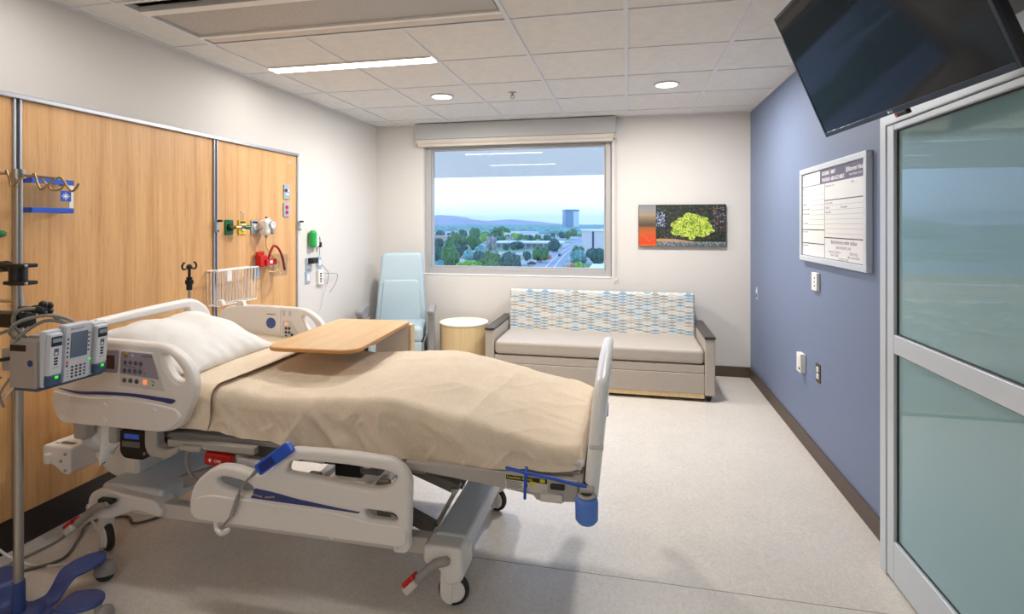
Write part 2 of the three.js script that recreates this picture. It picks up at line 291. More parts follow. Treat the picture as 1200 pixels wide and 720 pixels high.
{
  const t = thing('fire_sprinkler', 'small chrome fire sprinkler head on a ceiling tile', 'sprinkler', [-0.9225, CE + 0.006, -4.276]);
  part(t, 'escutcheon', lathe([[0.0, -0.004], [0.03, -0.004], [0.036, 0.0], [0.036, 0.001], [0, 0.001]], 24), M.steel);
  part(t, 'stem', cyl([0, -0.004, 0], [0, -0.03, 0], 0.008), M.steel);
  for (const s of [-1, 1]) part(t, 'frame_arm', tube([[s * 0.008, -0.02, 0], [s * 0.014, -0.034, 0], [s * 0.004, -0.05, 0]], 0.0025, 10, 6), M.darkGrey);
  part(t, 'deflector', lathe([[0, -0.05], [0.016, -0.05], [0.016, -0.053], [0, -0.053]], 16), M.steel);
}
{
  const t = thing('air_diffuser', 'long perforated metal air diffuser panel with slots set in the ceiling', 'air vent', [-1.5325, CE, -2.446]);
  const x0 = -2.4355, x1 = -0.6295, z0 = -2.739, z1 = -2.153;
  M.perf = S({ map: tex(256, 256, (u, v) => { const c = 8, fx = (u * c) % 1 - 0.5, fy = (v * c) % 1 - 0.5, g = ((u * c + 0.5) % 1) - 0.5, h = ((v * c + 0.5) % 1) - 0.5; return Math.hypot(fx, fy) < 0.27 || Math.hypot(g, h) < 0.27 ? [118, 113, 108] : [222, 217, 211]; }, true, [16, 16]), roughness: 0.5 });
  wpart(t, 'perforated_panel', muv(bb(x0 + 0.03, x1 - 0.012, CE + 0.012, CE + 0.016, -2.625, -2.296, 0)), M.perf);
  wpart(t, 'frame_rail', bb(x0 + 0.006, x1, CE - 0.002, CE + 0.03, -2.652, -2.622, 0.003), M.white);
  wpart(t, 'frame_rail', bb(x0 + 0.006, x1, CE - 0.002, CE + 0.03, -2.3, -2.245, 0.003), M.white);
  wpart(t, 'slot_liner', bb(x0, x1, CE + 0.03, CE + 0.034, z0, -2.645, 0), M.cream);
  wpart(t, 'slot_deflector', bb(x0 + 0.03, x1, CE + 0.003, CE + 0.006, -2.728, -2.655, 0), M.cream);
  wpart(t, 'frame_side', bb(x0, x0 + 0.012, CE, CE + 0.03, z0, z1, 0.001), M.white);
  wpart(t, 'duct_box', bb(x0, x1, CE + 0.11, CE + 0.12, z0, z1, 0), M.black);
  for (const z of [z0 + 0.004, z1 - 0.004]) wpart(t, 'duct_side', bb(x0, x1, CE + 0.02, CE + 0.12, z - 0.003, z + 0.003, 0), M.blackSoft);
  wpart(t, 'damper', bb(-1.9, -1.75, CE + 0.04, CE + 0.09, -2.22, -2.17, 0.002), M.black);
}

// ---------------------------------------------------------------- headwall on the left wall
const HX = -2.697;                                            // face of the wood panels
{
  const t = thing('headwall', 'maple wood headwall panels framed in aluminium behind the bed', 'wall panel', [XL + 0.015, 0.15, -2.8]);
  const panel = (z0, z1) => wpart(t, 'wood_panel', muv(bb(XL, HX, 0.155, 2.04, z0, z1, 0.002)), M.maple);
  panel(-3.952, -3.076); panel(-3.04, -1.892); panel(-1.858, 0.2); 
  wpart(t, 'top_trim', bb(XL, HX + 0.02, 2.04, 2.062, -3.968, 0.22, 0.004), M.alu);
  wpart(t, 'end_trim', bb(XL, HX + 0.012, 0.152, 2.04, -3.968, -3.953, 0.003), M.alu);
  for (const z of [-3.058, -1.875]) {
    const r = wpart(t, 'rail_channel', bb(XL, HX - 0.006, 0.152, 2.04, z - 0.018, z + 0.018, 0), M.darkGrey);
    for (const s of [-1, 1]) wpart(r, 'rail_edge', bb(HX - 0.008, HX + 0.012, 0.152, 2.04, z + s * 0.012 - 0.005, z + s * 0.012 + 0.005, 0.002), M.alu);
  }
  const logo = canvasTex(128, 64, (c) => { c.fillStyle = '#d7ad78'; c.fillRect(0, 0, 128, 64); c.strokeStyle = '#9fb0c4'; c.lineWidth = 7; c.beginPath(); c.moveTo(10, 52); c.lineTo(38, 12); c.lineTo(50, 50); c.moveTo(24, 38); c.lineTo(48, 38); c.stroke(); c.fillStyle = '#9fb0c4'; c.fillRect(60, 44, 56, 8); });
  wpart(t, 'maker_mark', new THREE.PlaneGeometry(0.075, 0.034).rotateY(Math.PI / 2).translate(HX + 0.0015, 1.985, -3.87), S({ map: logo, roughness: 0.5 }));
}
// rail latches on the headwall channels
for (const [z, l] of [[-3.058, 'black knob latch on the aluminium rail left of the gas outlets'], [-3.968, 'black knob latch on the outer edge trim of the headwall']]) {
  const t = thing('rail_latch', l, 'latch', [HX + 0.012, 1.46, z]);
  part(t, 'plate', rbox(0.014, 0.08, 0.026, 0.003), M.steelBlue, [0.007, 0, 0]); part(t, 'knob', rbox(0.034, 0.016, 0.024, 0.007), M.black, [0.03, 0.036, 0]); part(t, 'screw', cyl([0.012, -0.03, 0], [0.026, -0.03, 0], 0.008), M.greyPlastic);
}
// gas outlet plates
function outletPlate(name, label, z, y, mat, cat = 'outlet', w = 0.075, h = 0.104) {
  const t = thing(name, label, cat, [HX, y, z]);
  part(t, 'plate', rbox(0.01, h, w, 0.003), mat, [0.0055, 0, 0]); return t;
}
{
  let t = outletPlate('oxygen_outlet', 'green oxygen wall outlet plate with a flowmeter fitted', -3.183, 1.452, M.green, 'gas outlet');
  part(t, 'socket', cyl([0.01, 0, 0], [0.022, 0, 0], 0.026), M.black); part(t, 'collar', cyl([0.022, 0, 0], [0.034, 0, 0], 0.018), M.green);
  t = outletPlate('air_outlet', 'yellow medical air wall outlet plate', -3.312, 1.452, M.yellow, 'gas outlet');
  part(t, 'socket', cyl([0.01, 0, 0], [0.02, 0, 0], 0.026), M.white); part(t, 'label_strip', rbox(0.002, 0.012, 0.05, 0.0005), M.black, [0.011, 0.036, 0]);
  t = outletPlate('vacuum_outlet', 'white vacuum wall outlet plate behind the suction regulator', -3.44, 1.452, M.steelBlue, 'gas outlet');
  part(t, 'socket', cyl([0.01, 0, 0], [0.022, 0, 0], 0.024), M.white); part(t, 'label_strip', rbox(0.002, 0.012, 0.05, 0.0005), M.black, [0.011, 0.036, 0]);
  // flowmeter
  t = thing('oxygen_flowmeter', 'clear upright oxygen flowmeter tube with brass valve and green knob', 'flowmeter', [HX + 0.07, 1.452, -3.232]);
  part(t, 'inlet', cyl([-0.036, 0, 0.05], [-0.01, 0, 0.05], 0.012), M.brass); part(t, 'body', cyl([-0.012, 0, 0.052], [0, 0, -0.01], 0.012), M.brass);
  part(t, 'flow_tube', cyl([0, 0.0, 0], [0, 0.105, 0], 0.013, 0.013, 14), M.clear); part(t, 'nut', cyl([0, -0.012, 0], [0, 0.01, 0], 0.015), M.brass);
  part(t, 'tube_cap', cyl([0, 0.105, 0], [0, 0.112, 0], 0.012), M.white); part(t, 'outlet_nipple', cyl([0, -0.06, 0], [0, -0.012, 0], 0.006, 0.009), M.clear);
  part(t, 'knob', cyl([0.004, 0, -0.012], [0.01, 0, -0.055], 0.013, 0.016), M.green);
  // suction regulator
  t = thing('suction_regulator', 'beige suction regulator with round dial gauge on the vacuum outlet', 'regulator', [HX + 0.06, 1.45, -3.5]);
  part(t, 'connector', cyl([-0.036, 0, 0.05], [0, 0, 0.03], 0.018), M.steel);
  part(t, 'body', rbox(0.074, 0.115, 0.09, 0.024, 4), M.plastic); part(t, 'top_cap', cyl([0, 0.055, 0], [0, 0.068, 0], 0.03, 0.022), M.plastic); part(t, 'mode_stub', cyl([0, 0.068, 0], [0, 0.08, 0], 0.008), M.black);
  const g = part(t, 'gauge', cyl([0.034, 0.02, -0.012], [0.05, 0.02, -0.012], 0.03, 0.03, 28), M.steelBlue); part(g, 'dial_face', cyl([0.0502, 0.02, -0.012], [0.051, 0.02, -0.012], 0.025, 0.025, 28), M.white); part(g, 'pointer', rbox(0.001, 0.024, 0.004, 0.0004), M.red, [0.0517, 0.024, -0.014], [0.7, 0, 0]);
  part(t, 'control_knob', cyl([0.034, -0.032, -0.015], [0.058, -0.032, -0.015], 0.018, 0.016), M.greyPlastic); part(t, 'hose_port', cyl([0, -0.08, 0], [0, -0.055, 0], 0.008, 0.012), M.greyPlastic);
  // red bracket and hose holder with clear canister
  t = thing('suction_canister', 'clear suction canister in a red bracket with red hose', 'canister', [HX, 1.17, -3.6]);
  wpart(t, 'slide_plate', rbox(0.016, 0.14, 0.06, 0.003).translate(HX + 0.008, 1.14, -3.46), M.steelBlue);
  wpart(t, 'bracket', merge([rbox(0.05, 0.085, 0.075, 0.006).translate(HX + 0.04, 1.2, -3.47), rbox(0.05, 0.045, 0.12, 0.006).translate(HX + 0.055, 1.19, -3.54), rbox(0.02, 0.03, 0.07, 0.004).translate(HX + 0.03, 1.255, -3.47)]), M.red);
  wpart(t, 'bracket_label', rbox(0.001, 0.022, 0.03, 0.0003).translate(HX + 0.0807, 1.19, -3.53), M.white);
  wpart(t, 'canister', lathe([[0, 0], [0.054, 0], [0.06, 0.006], [0.064, 0.16], [0.067, 0.163], [0.067, 0.168], [0.062, 0.168], [0.058, 0.01], [0, 0.008]], 28).translate(HX + 0.075, 1.075, -3.63), M.clear);
  wpart(t, 'hose', tube([[HX + 0.06, 1.18, -3.51], [HX + 0.075, 1.26, -3.525], [HX + 0.08, 1.31, -3.56], [HX + 0.08, 1.29, -3.61], [HX + 0.08, 1.22, -3.66], [HX + 0.08, 1.12, -3.69]], 0.009, 50, 10), M.redDark);
  wpart(t, 'suction_tubing', tube([[HX + 0.06, 1.37, -3.5], [HX + 0.06, 1.31, -3.5], [HX + 0.07, 1.26, -3.53], [HX + 0.1, 1.18, -3.6], [HX + 0.1, 1.12, -3.56], [HX + 0.08, 1.12, -3.5]], 0.005, 50, 8), S({ color: 0xd9b45a, roughness: 0.4 }));
}
// switch plates high on the headwall
{
  let t = outletPlate('call_station', 'steel call plate with black and white keys, above the red outlets', -3.818, 1.735, M.steelBlue, 'wall plate', 0.072, 0.114);
  part(t, 'key_black', rbox(0.008, 0.022, 0.02, 0.002), M.black, [0.012, 0.012, 0.012]); part(t, 'key_red', rbox(0.008, 0.012, 0.014, 0.002), M.redDark, [0.012, 0.008, 0.03]); part(t, 'key_white', rbox(0.008, 0.016, 0.04, 0.002), M.white, [0.012, -0.022, 0]); part(t, 'key_pale', rbox(0.008, 0.02, 0.018, 0.002), M.white, [0.012, 0.012, -0.014]);
  t = outletPlate('red_power_outlet', 'steel wall plate with two red emergency power sockets', -3.816, 1.59, M.steelBlue, 'outlet', 0.072, 0.114);
  for (const s of [-1, 1]) { const k = part(t, 'socket', cyl([0.01, s * 0.021, 0], [0.014, s * 0.021, 0], 0.017, 0.017, 24), M.red); for (const q of [-1, 1]) part(k, 'slot', rbox(0.001, 0.009, 0.002, 0.0003), M.black, [0.0146, s * 0.021 + 0.002, q * 0.006]); }
}
// clear dispenser with blue bands near the IV pole
{
  const t = thing('glove_dispenser', 'clear acrylic dispenser with blue bands on the headwall behind the IV pole', 'dispenser', [HX, 1.53, -1.965]);
  const z0 = -2.062, z1 = -1.872, x0 = HX + 0.004, x1 = HX + 0.09;
  wpart(t, 'clear_box', new THREE.BoxGeometry(x1 - x0 - 0.004, 0.116, z1 - z0 - 0.004).translate((x0 + x1) / 2, 1.605, (z0 + z1) / 2), M.clear);
  for (const y of [1.538, 1.672]) wpart(t, 'blue_band', merge([bb(x1 - 0.006, x1, y - 0.012, y + 0.012, z0, z1, 0.002), bb(x0, x1, y - 0.012, y + 0.012, z0, z0 + 0.005, 0.002), bb(x0, x1, y - 0.012, y + 0.012, z1 - 0.005, z1, 0.002)]), M.blue);
  wpart(t, 'corner_post', bb(x1 - 0.008, x1 - 0.001, 1.55, 1.66, z0 + 0.001, z0 + 0.022, 0.002), M.white);
  const mark = canvasTex(128, 128, (c) => { c.fillStyle = '#1c55b8'; c.fillRect(0, 0, 128, 128); c.strokeStyle = '#e8eef8'; c.lineWidth = 9; for (const [a, b, e, f] of [[64, 18, 64, 110], [16, 64, 112, 64], [34, 38, 94, 90], [94, 38, 34, 90]]) { c.beginPath(); c.moveTo(a, b); c.lineTo(e, f); c.stroke(); } });
  wpart(t, 'brand_square', new THREE.PlaneGeometry(0.05, 0.05).rotateY(Math.PI / 2).translate(x1 + 0.001, 1.607, -2.022), S({ map: mark, roughness: 0.5 }));
  wpart(t, 'clip', bb(HX + 0.002, HX + 0.03, 1.5, 1.53, -1.888, -1.862, 0.003), M.steel);
}
solo('wall_button', 'small dark green oval button on the left maple panel', 'button', (() => { const g = new THREE.SphereGeometry(0.02, 20, 12); g.scale(0.4, 0.8, 1.2); return g; })(), M.green, [HX + 0.007, 1.432, -1.81]);
// white wire basket
{
  const t = thing('wire_basket', 'white wire basket hung on the maple headwall below the gas outlets', 'basket', [HX, 0.93, -3.185]);
  const x0 = HX + 0.006, x1 = HX + 0.08, z0 = -3.385, z1 = -2.985, yt = 1.165, yb = 0.935, ins = 0.008;
  const loop = (y, d) => [[x0, y, z0 + d], [x1 - d, y, z0 + d], [x1 - d, y, z1 - d], [x0, y, z1 - d]];
  const rail = (y, d, r) => merge(loop(y, d).map((p, i, a) => cyl(p, a[(i + 1) % 4], r, r, 8)));
  wpart(t, 'rim', rail(yt, 0, 0.005), M.white); wpart(t, 'bottom_ring', rail(yb, ins, 0.004), M.white);
  for (let k = 0; k <= 12; k++) { const f = k / 12, z = z1 + (z0 - z1) * f, zb = z1 - ins + (z0 - z1 + 2 * ins) * f; wpart(t, 'wire', merge([cyl([x1, yt, z], [x1 - ins, yb, zb], 0.0026, 0.0026, 6), cyl([x1 - ins, yb, zb], [x0, yb, zb], 0.0026, 0.0026, 6), cyl([x0, yb, zb], [x0, yt, z], 0.0026, 0.0026, 6)]), M.white); }
  for (const z of [z0, z1]) for (const f of [0.35, 0.7]) { const s = z === z0 ? 1 : -1; wpart(t, 'wire', cyl([x0 + (x1 - x0) * f, yt, z], [x0 + (x1 - x0 - ins) * f, yb, z + s * ins], 0.0026, 0.0026, 6), M.white); }
  wpart(t, 'tag', bb(x1 - 0.004, x1 + 0.003, 1.09, 1.16, -3.12, -3.075, 0.002), M.white);
}
// wall devices between headwall and recliner
{
  const wx = XL;
  let t = thing('call_puck', 'green round pod hung on the wall beside the headwall', 'medical device', [wx, 1.345, -4.2]);
  part(t, 'bracket', rbox(0.02, 0.05, 0.04, 0.004), M.white, [0.01, -0.055, 0]);
  part(t, 'shell', rbox(0.06, 0.155, 0.07, 0.03, 5), M.greenBright, [0.036, 0, 0.012]); part(t, 'face_plate', rbox(0.04, 0.15, 0.06, 0.02, 4), M.white, [0.034, 0, -0.04]);
  for (const y of [0.03, 0, -0.03]) part(t, 'marking', rbox(0.002, 0.008, 0.012, 0.0005), M.green, [0.0545, y, -0.04]);
  part(t, 'clip', rbox(0.03, 0.05, 0.03, 0.01, 3), M.black, [0.03, -0.055, -0.105]); part(t, 'clip_cord', tube([[0.03, 0.03, -0.06], [0.04, 0.01, -0.085], [0.032, -0.04, -0.105]], 0.004, 16, 6), M.darkGrey);
  part(t, 'lead', tube([[0.02, -0.07, -0.11], [0.03, -0.13, -0.1], [0.02, -0.2, -0.08], [0.02, -0.24, -0.06]], 0.003, 24, 6), M.cable);
  const plate = (name, label, cat, y, z) => { const q = thing(name, label, cat, [wx, y, z]); part(q, 'plate', rbox(0.008, 0.106, 0.07, 0.003), M.steelBlue, [0.0045, 0, 0]); return q; };
  t = plate('wall_outlet', 'steel duplex outlet with a black adapter plugged in, under the green pod', 'outlet', 1.125, -4.16);
  part(t, 'socket', rbox(0.006, 0.03, 0.034, 0.004), M.white, [0.009, -0.022, 0]); part(t, 'socket', rbox(0.006, 0.03, 0.034, 0.004), M.white, [0.009, 0.022, 0]); 
  solo('power_adapter', 'black power adapter plugged into the steel wall outlet', 'adapter', rbox(0.05, 0.05, 0.085, 0.006), M.black, [wx + 0.038, 1.155, -4.19]);
  t = plate('data_outlet', 'steel data plate with a white cord, right of the black adapter', 'outlet', 1.125, -4.33); part(t, 'jack', rbox(0.012, 0.05, 0.03, 0.004), M.white, [0.012, 0, 0]);
  t = plate('light_switch', 'steel wall plate with a white rocker switch under the outlets', 'switch', 1.01, -4.155); part(t, 'rocker', rbox(0.01, 0.06, 0.032, 0.003), M.white, [0.01, 0, 0]);
  t = thing('signal_socket', 'white wall socket box with coloured jacks and dangling leads', 'outlet', [wx, 0.995, -4.33]);
  part(t, 'box', rbox(0.03, 0.13, 0.08, 0.006), M.white, [0.015, 0, 0]); [[0.035, M.black], [0.012, M.green], [-0.012, M.green], [-0.035, M.red]].forEach(([y, m]) => part(t, 'jack', rbox(0.008, 0.012, 0.02, 0.002), m, [0.033, y, 0.01]));
  const lead = (pts, m, l) => solo('hanging_lead', l, 'cable', tube(pts.map(([y, z, x]) => [wx + (x ?? 0.02), y, z]), 0.0028, 60, 6), m);
  lead([[1.11, -4.35], [1.07, -4.39, 0.03], [1.03, -4.44, 0.03], [0.99, -4.46, 0.02], [0.92, -4.45, 0.014]], M.cable, 'grey lead drooping from the data plate past the switch');
  lead([[1.03, -4.36, 0.04], [1.02, -4.45, 0.05], [1.0, -4.58, 0.04], [0.95, -4.61, 0.02], [0.88, -4.56, 0.012], [0.84, -4.5, 0.01]], M.cable, 'grey lead looping out from the socket box on the wall');
  lead([[0.98, -4.36, 0.035], [0.9, -4.4, 0.03], [0.8, -4.38, 0.015], [0.7, -4.34, 0.01], [0.62, -4.28, 0.01]], M.cableWhite, 'thin white lead hanging straight from the socket box');
}

// ---------------------------------------------------------------- hospital bed
const BX = -1.25, BZ = -2.31;
const bed = thing('hospital_bed', 'adjustable hospital bed with beige side rails, castors and white footboard', 'bed', [BX, 0, BZ]);
function caster(x, z, turn, parent, r = 0.061) {
  const w = part(parent, 'castor', merge([new THREE.TorusGeometry(r - 0.012, 0.012, 10, 36).scale(1, 1, 1.25), new THREE.CylinderGeometry(r - 0.012, r - 0.012, 0.026, 30).rotateX(Math.PI / 2)]), M.rubber, [x, r + 0.001, z], [0, turn, 0]);
  for (const s of [-1, 1]) part(w, 'hub_cap', lathe([[0, 0.004], [r * 0.62, 0.003], [r * 0.74, -0.002], [r * 0.76, -0.008]], 32).rotateX(s * Math.PI / 2), M.plastic, [0, 0, s * 0.016]);
  part(w, 'fork', extr(rpoly([[-0.052, -0.02, 0.02], [-0.05, 0.09, 0.03], [0.02, 0.1, 0.02], [0.0, 0.03, 0.02], [-0.002, -0.05, 0.01], [-0.03, -0.045, 0.02]], 0.02), 0.05, 0.008), M.plastic, [0, 0, 0]);
  return w;
}
{
  const P = (n, g, m, l) => wpart(bed, n, g, m, l);
  // base
  for (const z of [-1.975, -2.655]) P('base_rail', bb(-2.15, -0.7, 0.19, 0.254, z - 0.026, z + 0.026, 0.006), M.plastic2);
  const sticker = canvasTex(256, 48, (c) => { c.fillStyle = '#c9c1b7'; c.fillRect(0, 0, 256, 48); c.strokeStyle = '#2a4fa6'; c.lineWidth = 5; c.setLineDash([26, 9]); c.beginPath(); c.moveTo(4, 24); c.lineTo(252, 26); c.stroke(); c.setLineDash([]); c.strokeStyle = '#333'; c.lineWidth = 3; c.beginPath(); c.ellipse(120, 25, 26, 17, 0, 0, 7); c.stroke(); c.strokeStyle = '#2a4fa6'; c.lineWidth = 5; c.beginPath(); c.moveTo(106, 34); c.lineTo(134, 16); c.stroke(); });
  P('base_sticker', new THREE.PlaneGeometry(0.17, 0.03).rotateX(-Math.PI / 2).translate(-1.84, 0.2552, -1.975), S({ map: sticker, roughness: 0.5 }));
  P('foot_beam', bb(-0.735, -0.602, 0.19, 0.27, -2.66, -1.97, 0.012, 3), M.frameLight);
  P('head_beam', bb(-2.33, -2.0, 0.215, 0.302, -2.66, -1.96, 0.02, 3), M.frameLight);
  for (const [z, s] of [[-1.965, 1], [-2.662, -1]]) {
    P('foot_hood', merge([extr(rpoly([[-0.757, 0.262, 0.02], [-0.605, 0.262, 0.025], [-0.597, 0.14, 0.03], [-0.64, 0.118, 0.02], [-0.672, 0.118, 0.02], [-0.685, 0.17, 0.03], [-0.757, 0.19, 0.02]], 0.02), 0.14, 0.014, 4).translate(0, 0, z)]), M.plastic);
    P('head_hood', extr(rpoly([[-2.36, 0.2, 0.03], [-2.35, 0.27, 0.04], [-2.28, 0.302, 0.04], [-2.14, 0.286, 0.05], [-2.0, 0.276, 0.02], [-1.96, 0.232, 0.015], [-1.972, 0.205, 0.012], [-2.1, 0.224, 0.04], [-2.19, 0.185, 0.04], [-2.26, 0.163, 0.03], [-2.33, 0.163, 0.03]], 0.02), 0.1, 0.012, 4).translate(0, 0, z - s * 0.005), M.plastic);
  }
  caster(-0.656 - BX, -1.967 - BZ, 0.15, bed); caster(-0.66 - BX, -2.662 - BZ, -0.35, bed); caster(-2.296 - BX, -1.965 - BZ, -0.45, bed); caster(-2.3 - BX, -2.662 - BZ, 0.6, bed);
  // brake pedals
  const pedal = (pts, w) => { const p = P('brake_pedal', smooth(tube(pts, 0.017, 24, 10)), M.greyPlastic, 'grey pedal arm'); const e = pts[pts.length - 1], d = pts[pts.length - 2]; const dir = V(...e).sub(V(...d)).normalize(); const g = rbox(0.06, 0.034, 0.052, 0.01, 3); g.applyQuaternion(new THREE.Quaternion().setFromUnitVectors(V(1, 0, 0), dir)); g.translate(e[0], e[1], e[2]); P('pedal_pad', g, M.plastic2); const c = rbox(0.056, 0.02, 0.05, 0.007, 3); c.applyQuaternion(new THREE.Quaternion().setFromUnitVectors(V(1, 0, 0), dir)); c.translate(e[0] - 0.006, e[1] + 0.02, e[2]); P('pedal_cap', c, M.red, 'red pedal cap'); };
  pedal([[-0.66, 0.218, -1.885], [-0.7, 0.205, -1.88], [-0.745, 0.165, -1.875], [-0.79, 0.12, -1.87]]);
  pedal([[-2.2, 0.262, -1.885], [-2.26, 0.24, -1.885], [-2.33, 0.185, -1.885], [-2.39, 0.135, -1.885]]);
  P('pedal_pad_green', bb(-2.25, -2.17, 0.262, 0.282, -1.905, -1.875, 0.009), S({ color: 0x0d2a1c, roughness: 0.5 }), 'dark green steer pedal pad');
  // lifting arms
  const bar = (a, b, z, h, m = M.darkGrey, n = 'lift_arm') => { const dx = b[0] - a[0], dy = b[1] - a[1]; const g = rbox(Math.hypot(dx, dy) + h * 0.6, h, 0.045, 0.006); g.rotateZ(Math.atan2(dy, dx)); g.translate((a[0] + b[0]) / 2, (a[1] + b[1]) / 2, z); return P(n, g, m); };
  for (const z of [-2.1, -2.5]) {
    bar([-1.02, 0.5], [-0.69, 0.388], z, 0.042); bar([-0.98, 0.285], [-0.79, 0.208], z, 0.05);
    P('strut_rod', cyl([-0.69, 0.378, z], [-0.775, 0.222, z], 0.009), M.steel); P('strut_pin', cyl([-0.69, 0.385, z - 0.035], [-0.69, 0.385, z + 0.035], 0.012), M.steel);
    bar([-2.02, 0.278], [-1.45, 0.47], z, 0.055, M.greyPlastic); P('arm_pin', cyl([-2.02, 0.28, z - 0.04], [-2.02, 0.28, z + 0.04], 0.016), M.steel);
  }
  P('actuator', cyl([-1.85, 0.33, -2.3], [-1.15, 0.44, -2.3], 0.035), M.frameLight); P('actuator_motor', rbox(0.16, 0.11, 0.1, 0.02).translate(-1.1, 0.46, -2.2), M.black); P('motor_box', rbox(0.12, 0.1, 0.14, 0.01).translate(-1.08, 0.52, -1.99), M.black); P('gear_housing', rbox(0.1, 0.07, 0.1, 0.015).translate(-0.99, 0.52, -1.97), M.darkGrey);
  P('cable_tray', rbox(0.14, 0.05, 0.08, 0.006).translate(-0.83, 0.535, -1.97), M.greyPlastic); P('connector_block', rbox(0.07, 0.025, 0.05, 0.004).translate(-0.84, 0.57, -1.95), M.blackSoft); P('crank_cup', cyl([-0.98, 0.535, -1.9], [-0.98, 0.575, -1.9], 0.022), M.plastic);
  P('link_plate', rbox(0.12, 0.012, 0.06, 0.003).rotateZ(-0.45).translate(-0.92, 0.5, -2.0), M.frame); P('junction_box', rbox(0.11, 0.035, 0.02, 0.006).rotateZ(-0.08).translate(-1.465, 0.524, -1.845), M.white); P('junction_box', rbox(0.09, 0.032, 0.02, 0.006).rotateZ(-0.05).translate(-1.19, 0.565, -1.86), M.white);
  // deck and side frame
  P('deck', bb(-2.32, -0.16, 0.575, 0.6, -2.71, -1.885, 0.006), M.greyPlastic); P('deck_frame', merge([bb(-2.3, -0.18, 0.5, 0.575, -2.0, -1.95, 0.004), bb(-2.3, -0.18, 0.5, 0.575, -2.67, -2.62, 0.004), bb(-1.95, -1.88, 0.5, 0.57, -2.62, -2.0, 0.003), bb(-1.05, -0.98, 0.5, 0.57, -2.62, -2.0, 0.003), bb(-0.25, -0.18, 0.5, 0.57, -2.62, -2.0, 0.003)]), M.darkGrey);
  P('side_bar', merge([bb(-1.84, -1.435, 0.563, 0.592, -1.86, -1.83, 0.005), bb(-1.77, -1.67, 0.558, 0.582, -1.845, -1.812, 0.01)]), M.frame);
  P('foot_side_bar', extr(rpoly([[-0.8, 0.6], [-0.45, 0.6], [-0.165, 0.592], [-0.165, 0.52], [-0.24, 0.512], [-0.31, 0.512], [-0.32, 0.528], [-0.52, 0.55], [-0.8, 0.575]], 0.006), 0.03, 0.004).translate(0, 0, -1.845), M.frame);
  P('foot_cross_bar', bb(-0.19, -0.15, 0.515, 0.59, -2.76, -1.84, 0.006), M.frame);
  const warn = canvasTex(512, 192, (c) => { c.fillStyle = '#cfc8bd'; c.fillRect(0, 0, 512, 192); c.fillStyle = '#15130f'; c.fillRect(6, 6, 500, 62); c.fillStyle = '#e0d21c'; c.font = 'bold 46px sans-serif'; c.fillText('Caution Bump', 14, 52); c.fillRect(300, 60, 70, 50); c.fillRect(420, 16, 60, 42); c.fillStyle = '#2c2a28'; for (let i = 0; i < 6; i++) c.fillRect(14, 82 + i * 17, 150 + (i * 37) % 60, 6); c.beginPath(); c.arc(250, 118, 44, 0, 7); c.fillStyle = '#efece6'; c.fill(); c.fillStyle = '#111'; c.fillRect(230, 92, 40, 52); });
  P('caution_label', new THREE.PlaneGeometry(0.15, 0.052).rotateZ(-0.02).translate(-0.345, 0.566, -1.829), S({ map: warn, roughness: 0.5 }), 'black and yellow caution label');
  P('brake_wire', rbox(0.05, 0.018, 0.012, 0.004).translate(-0.235, 0.568, -1.825), M.black); P('latch_plate', rbox(0.08, 0.028, 0.03, 0.006).translate(-0.255, 0.53, -1.828), M.plastic2);
  P('strap', merge([tube([[-0.412, 0.622, -1.815], [-0.33, 0.612, -1.808], [-0.24, 0.604, -1.806], [-0.17, 0.59, -1.81], [-0.138, 0.588, -1.81]], 0.0055, 24, 6), tube([[-0.345, 0.622, -1.83], [-0.342, 0.612, -1.806], [-0.345, 0.57, -1.808], [-0.347, 0.524, -1.812]], 0.0055, 16, 6)]), M.blue, 'blue strap');
  // head end shroud and power box
  P('head_shroud', merge([extr(rpoly([[-2.5, 0.36], [-2.42, 0.29], [-2.3, 0.25], [-2.24, 0.3], [-2.24, 0.575], [-2.48, 0.575]], 0.02), 0.5, 0.012).translate(0, 0, -2.32)]), M.plastic);
  P('shroud_bolt', cyl([-2.44, 0.34, -2.075], [-2.44, 0.34, -2.062], 0.008), M.darkGrey);
  const pb = P('power_box', extr(rpoly([[-2.65, 0.45, 0.015], [-2.488, 0.452, 0.015], [-2.488, 0.325, 0.02], [-2.53, 0.325, 0.02], [-2.58, 0.36, 0.02], [-2.65, 0.37, 0.02]], 0.02), 0.3, 0.008).translate(0, 0, -2.1), M.plastic);
  for (const [x, y] of [[-2.515, 0.42], [-2.54, 0.385], [-2.515, 0.345]]) wpart(pb, 'screw', cyl([x, y, -1.952], [x, y, -1.946], 0.007), M.greyPlastic);
  wpart(pb, 'socket_hood', rbox(0.03, 0.045, 0.03, 0.006).translate(-2.605, 0.395, -1.945), M.plastic); wpart(pb, 'grip_slot', rbox(0.07, 0.006, 0.02, 0.003).translate(-2.545, 0.452, -1.99), M.darkGrey); wpart(pb, 'cap', cyl([-2.6, 0.448, -2.0], [-2.6, 0.458, -2.0], 0.022), M.plastic);
  P('link_bar', bb(-2.49, -2.3, 0.36, 0.44, -2.42, -2.2, 0.01), M.frameLight);
  // scale display
  const sd = P('scale_display', extr(rpoly([[-2.1, 0.605], [-1.965, 0.605], [-1.96, 0.5], [-1.985, 0.483], [-2.08, 0.485], [-2.102, 0.51]], 0.015), 0.14, 0.006).translate(0, 0, -1.92), M.black);
  wpart(sd, 'display', bb(-2.075, -2.0, 0.57, 0.59, -1.852, -1.8485, 0.001), M.led(0x2a4a9c, 0.35)); wpart(sd, 'display_frame', bb(-2.085, -1.995, 0.535, 0.56, -1.852, -1.847, 0.002), M.darkGrey); wpart(sd, 'lock', cyl([-1.97, 0.515, -1.851], [-1.97, 0.515, -1.845], 0.007), M.steel);
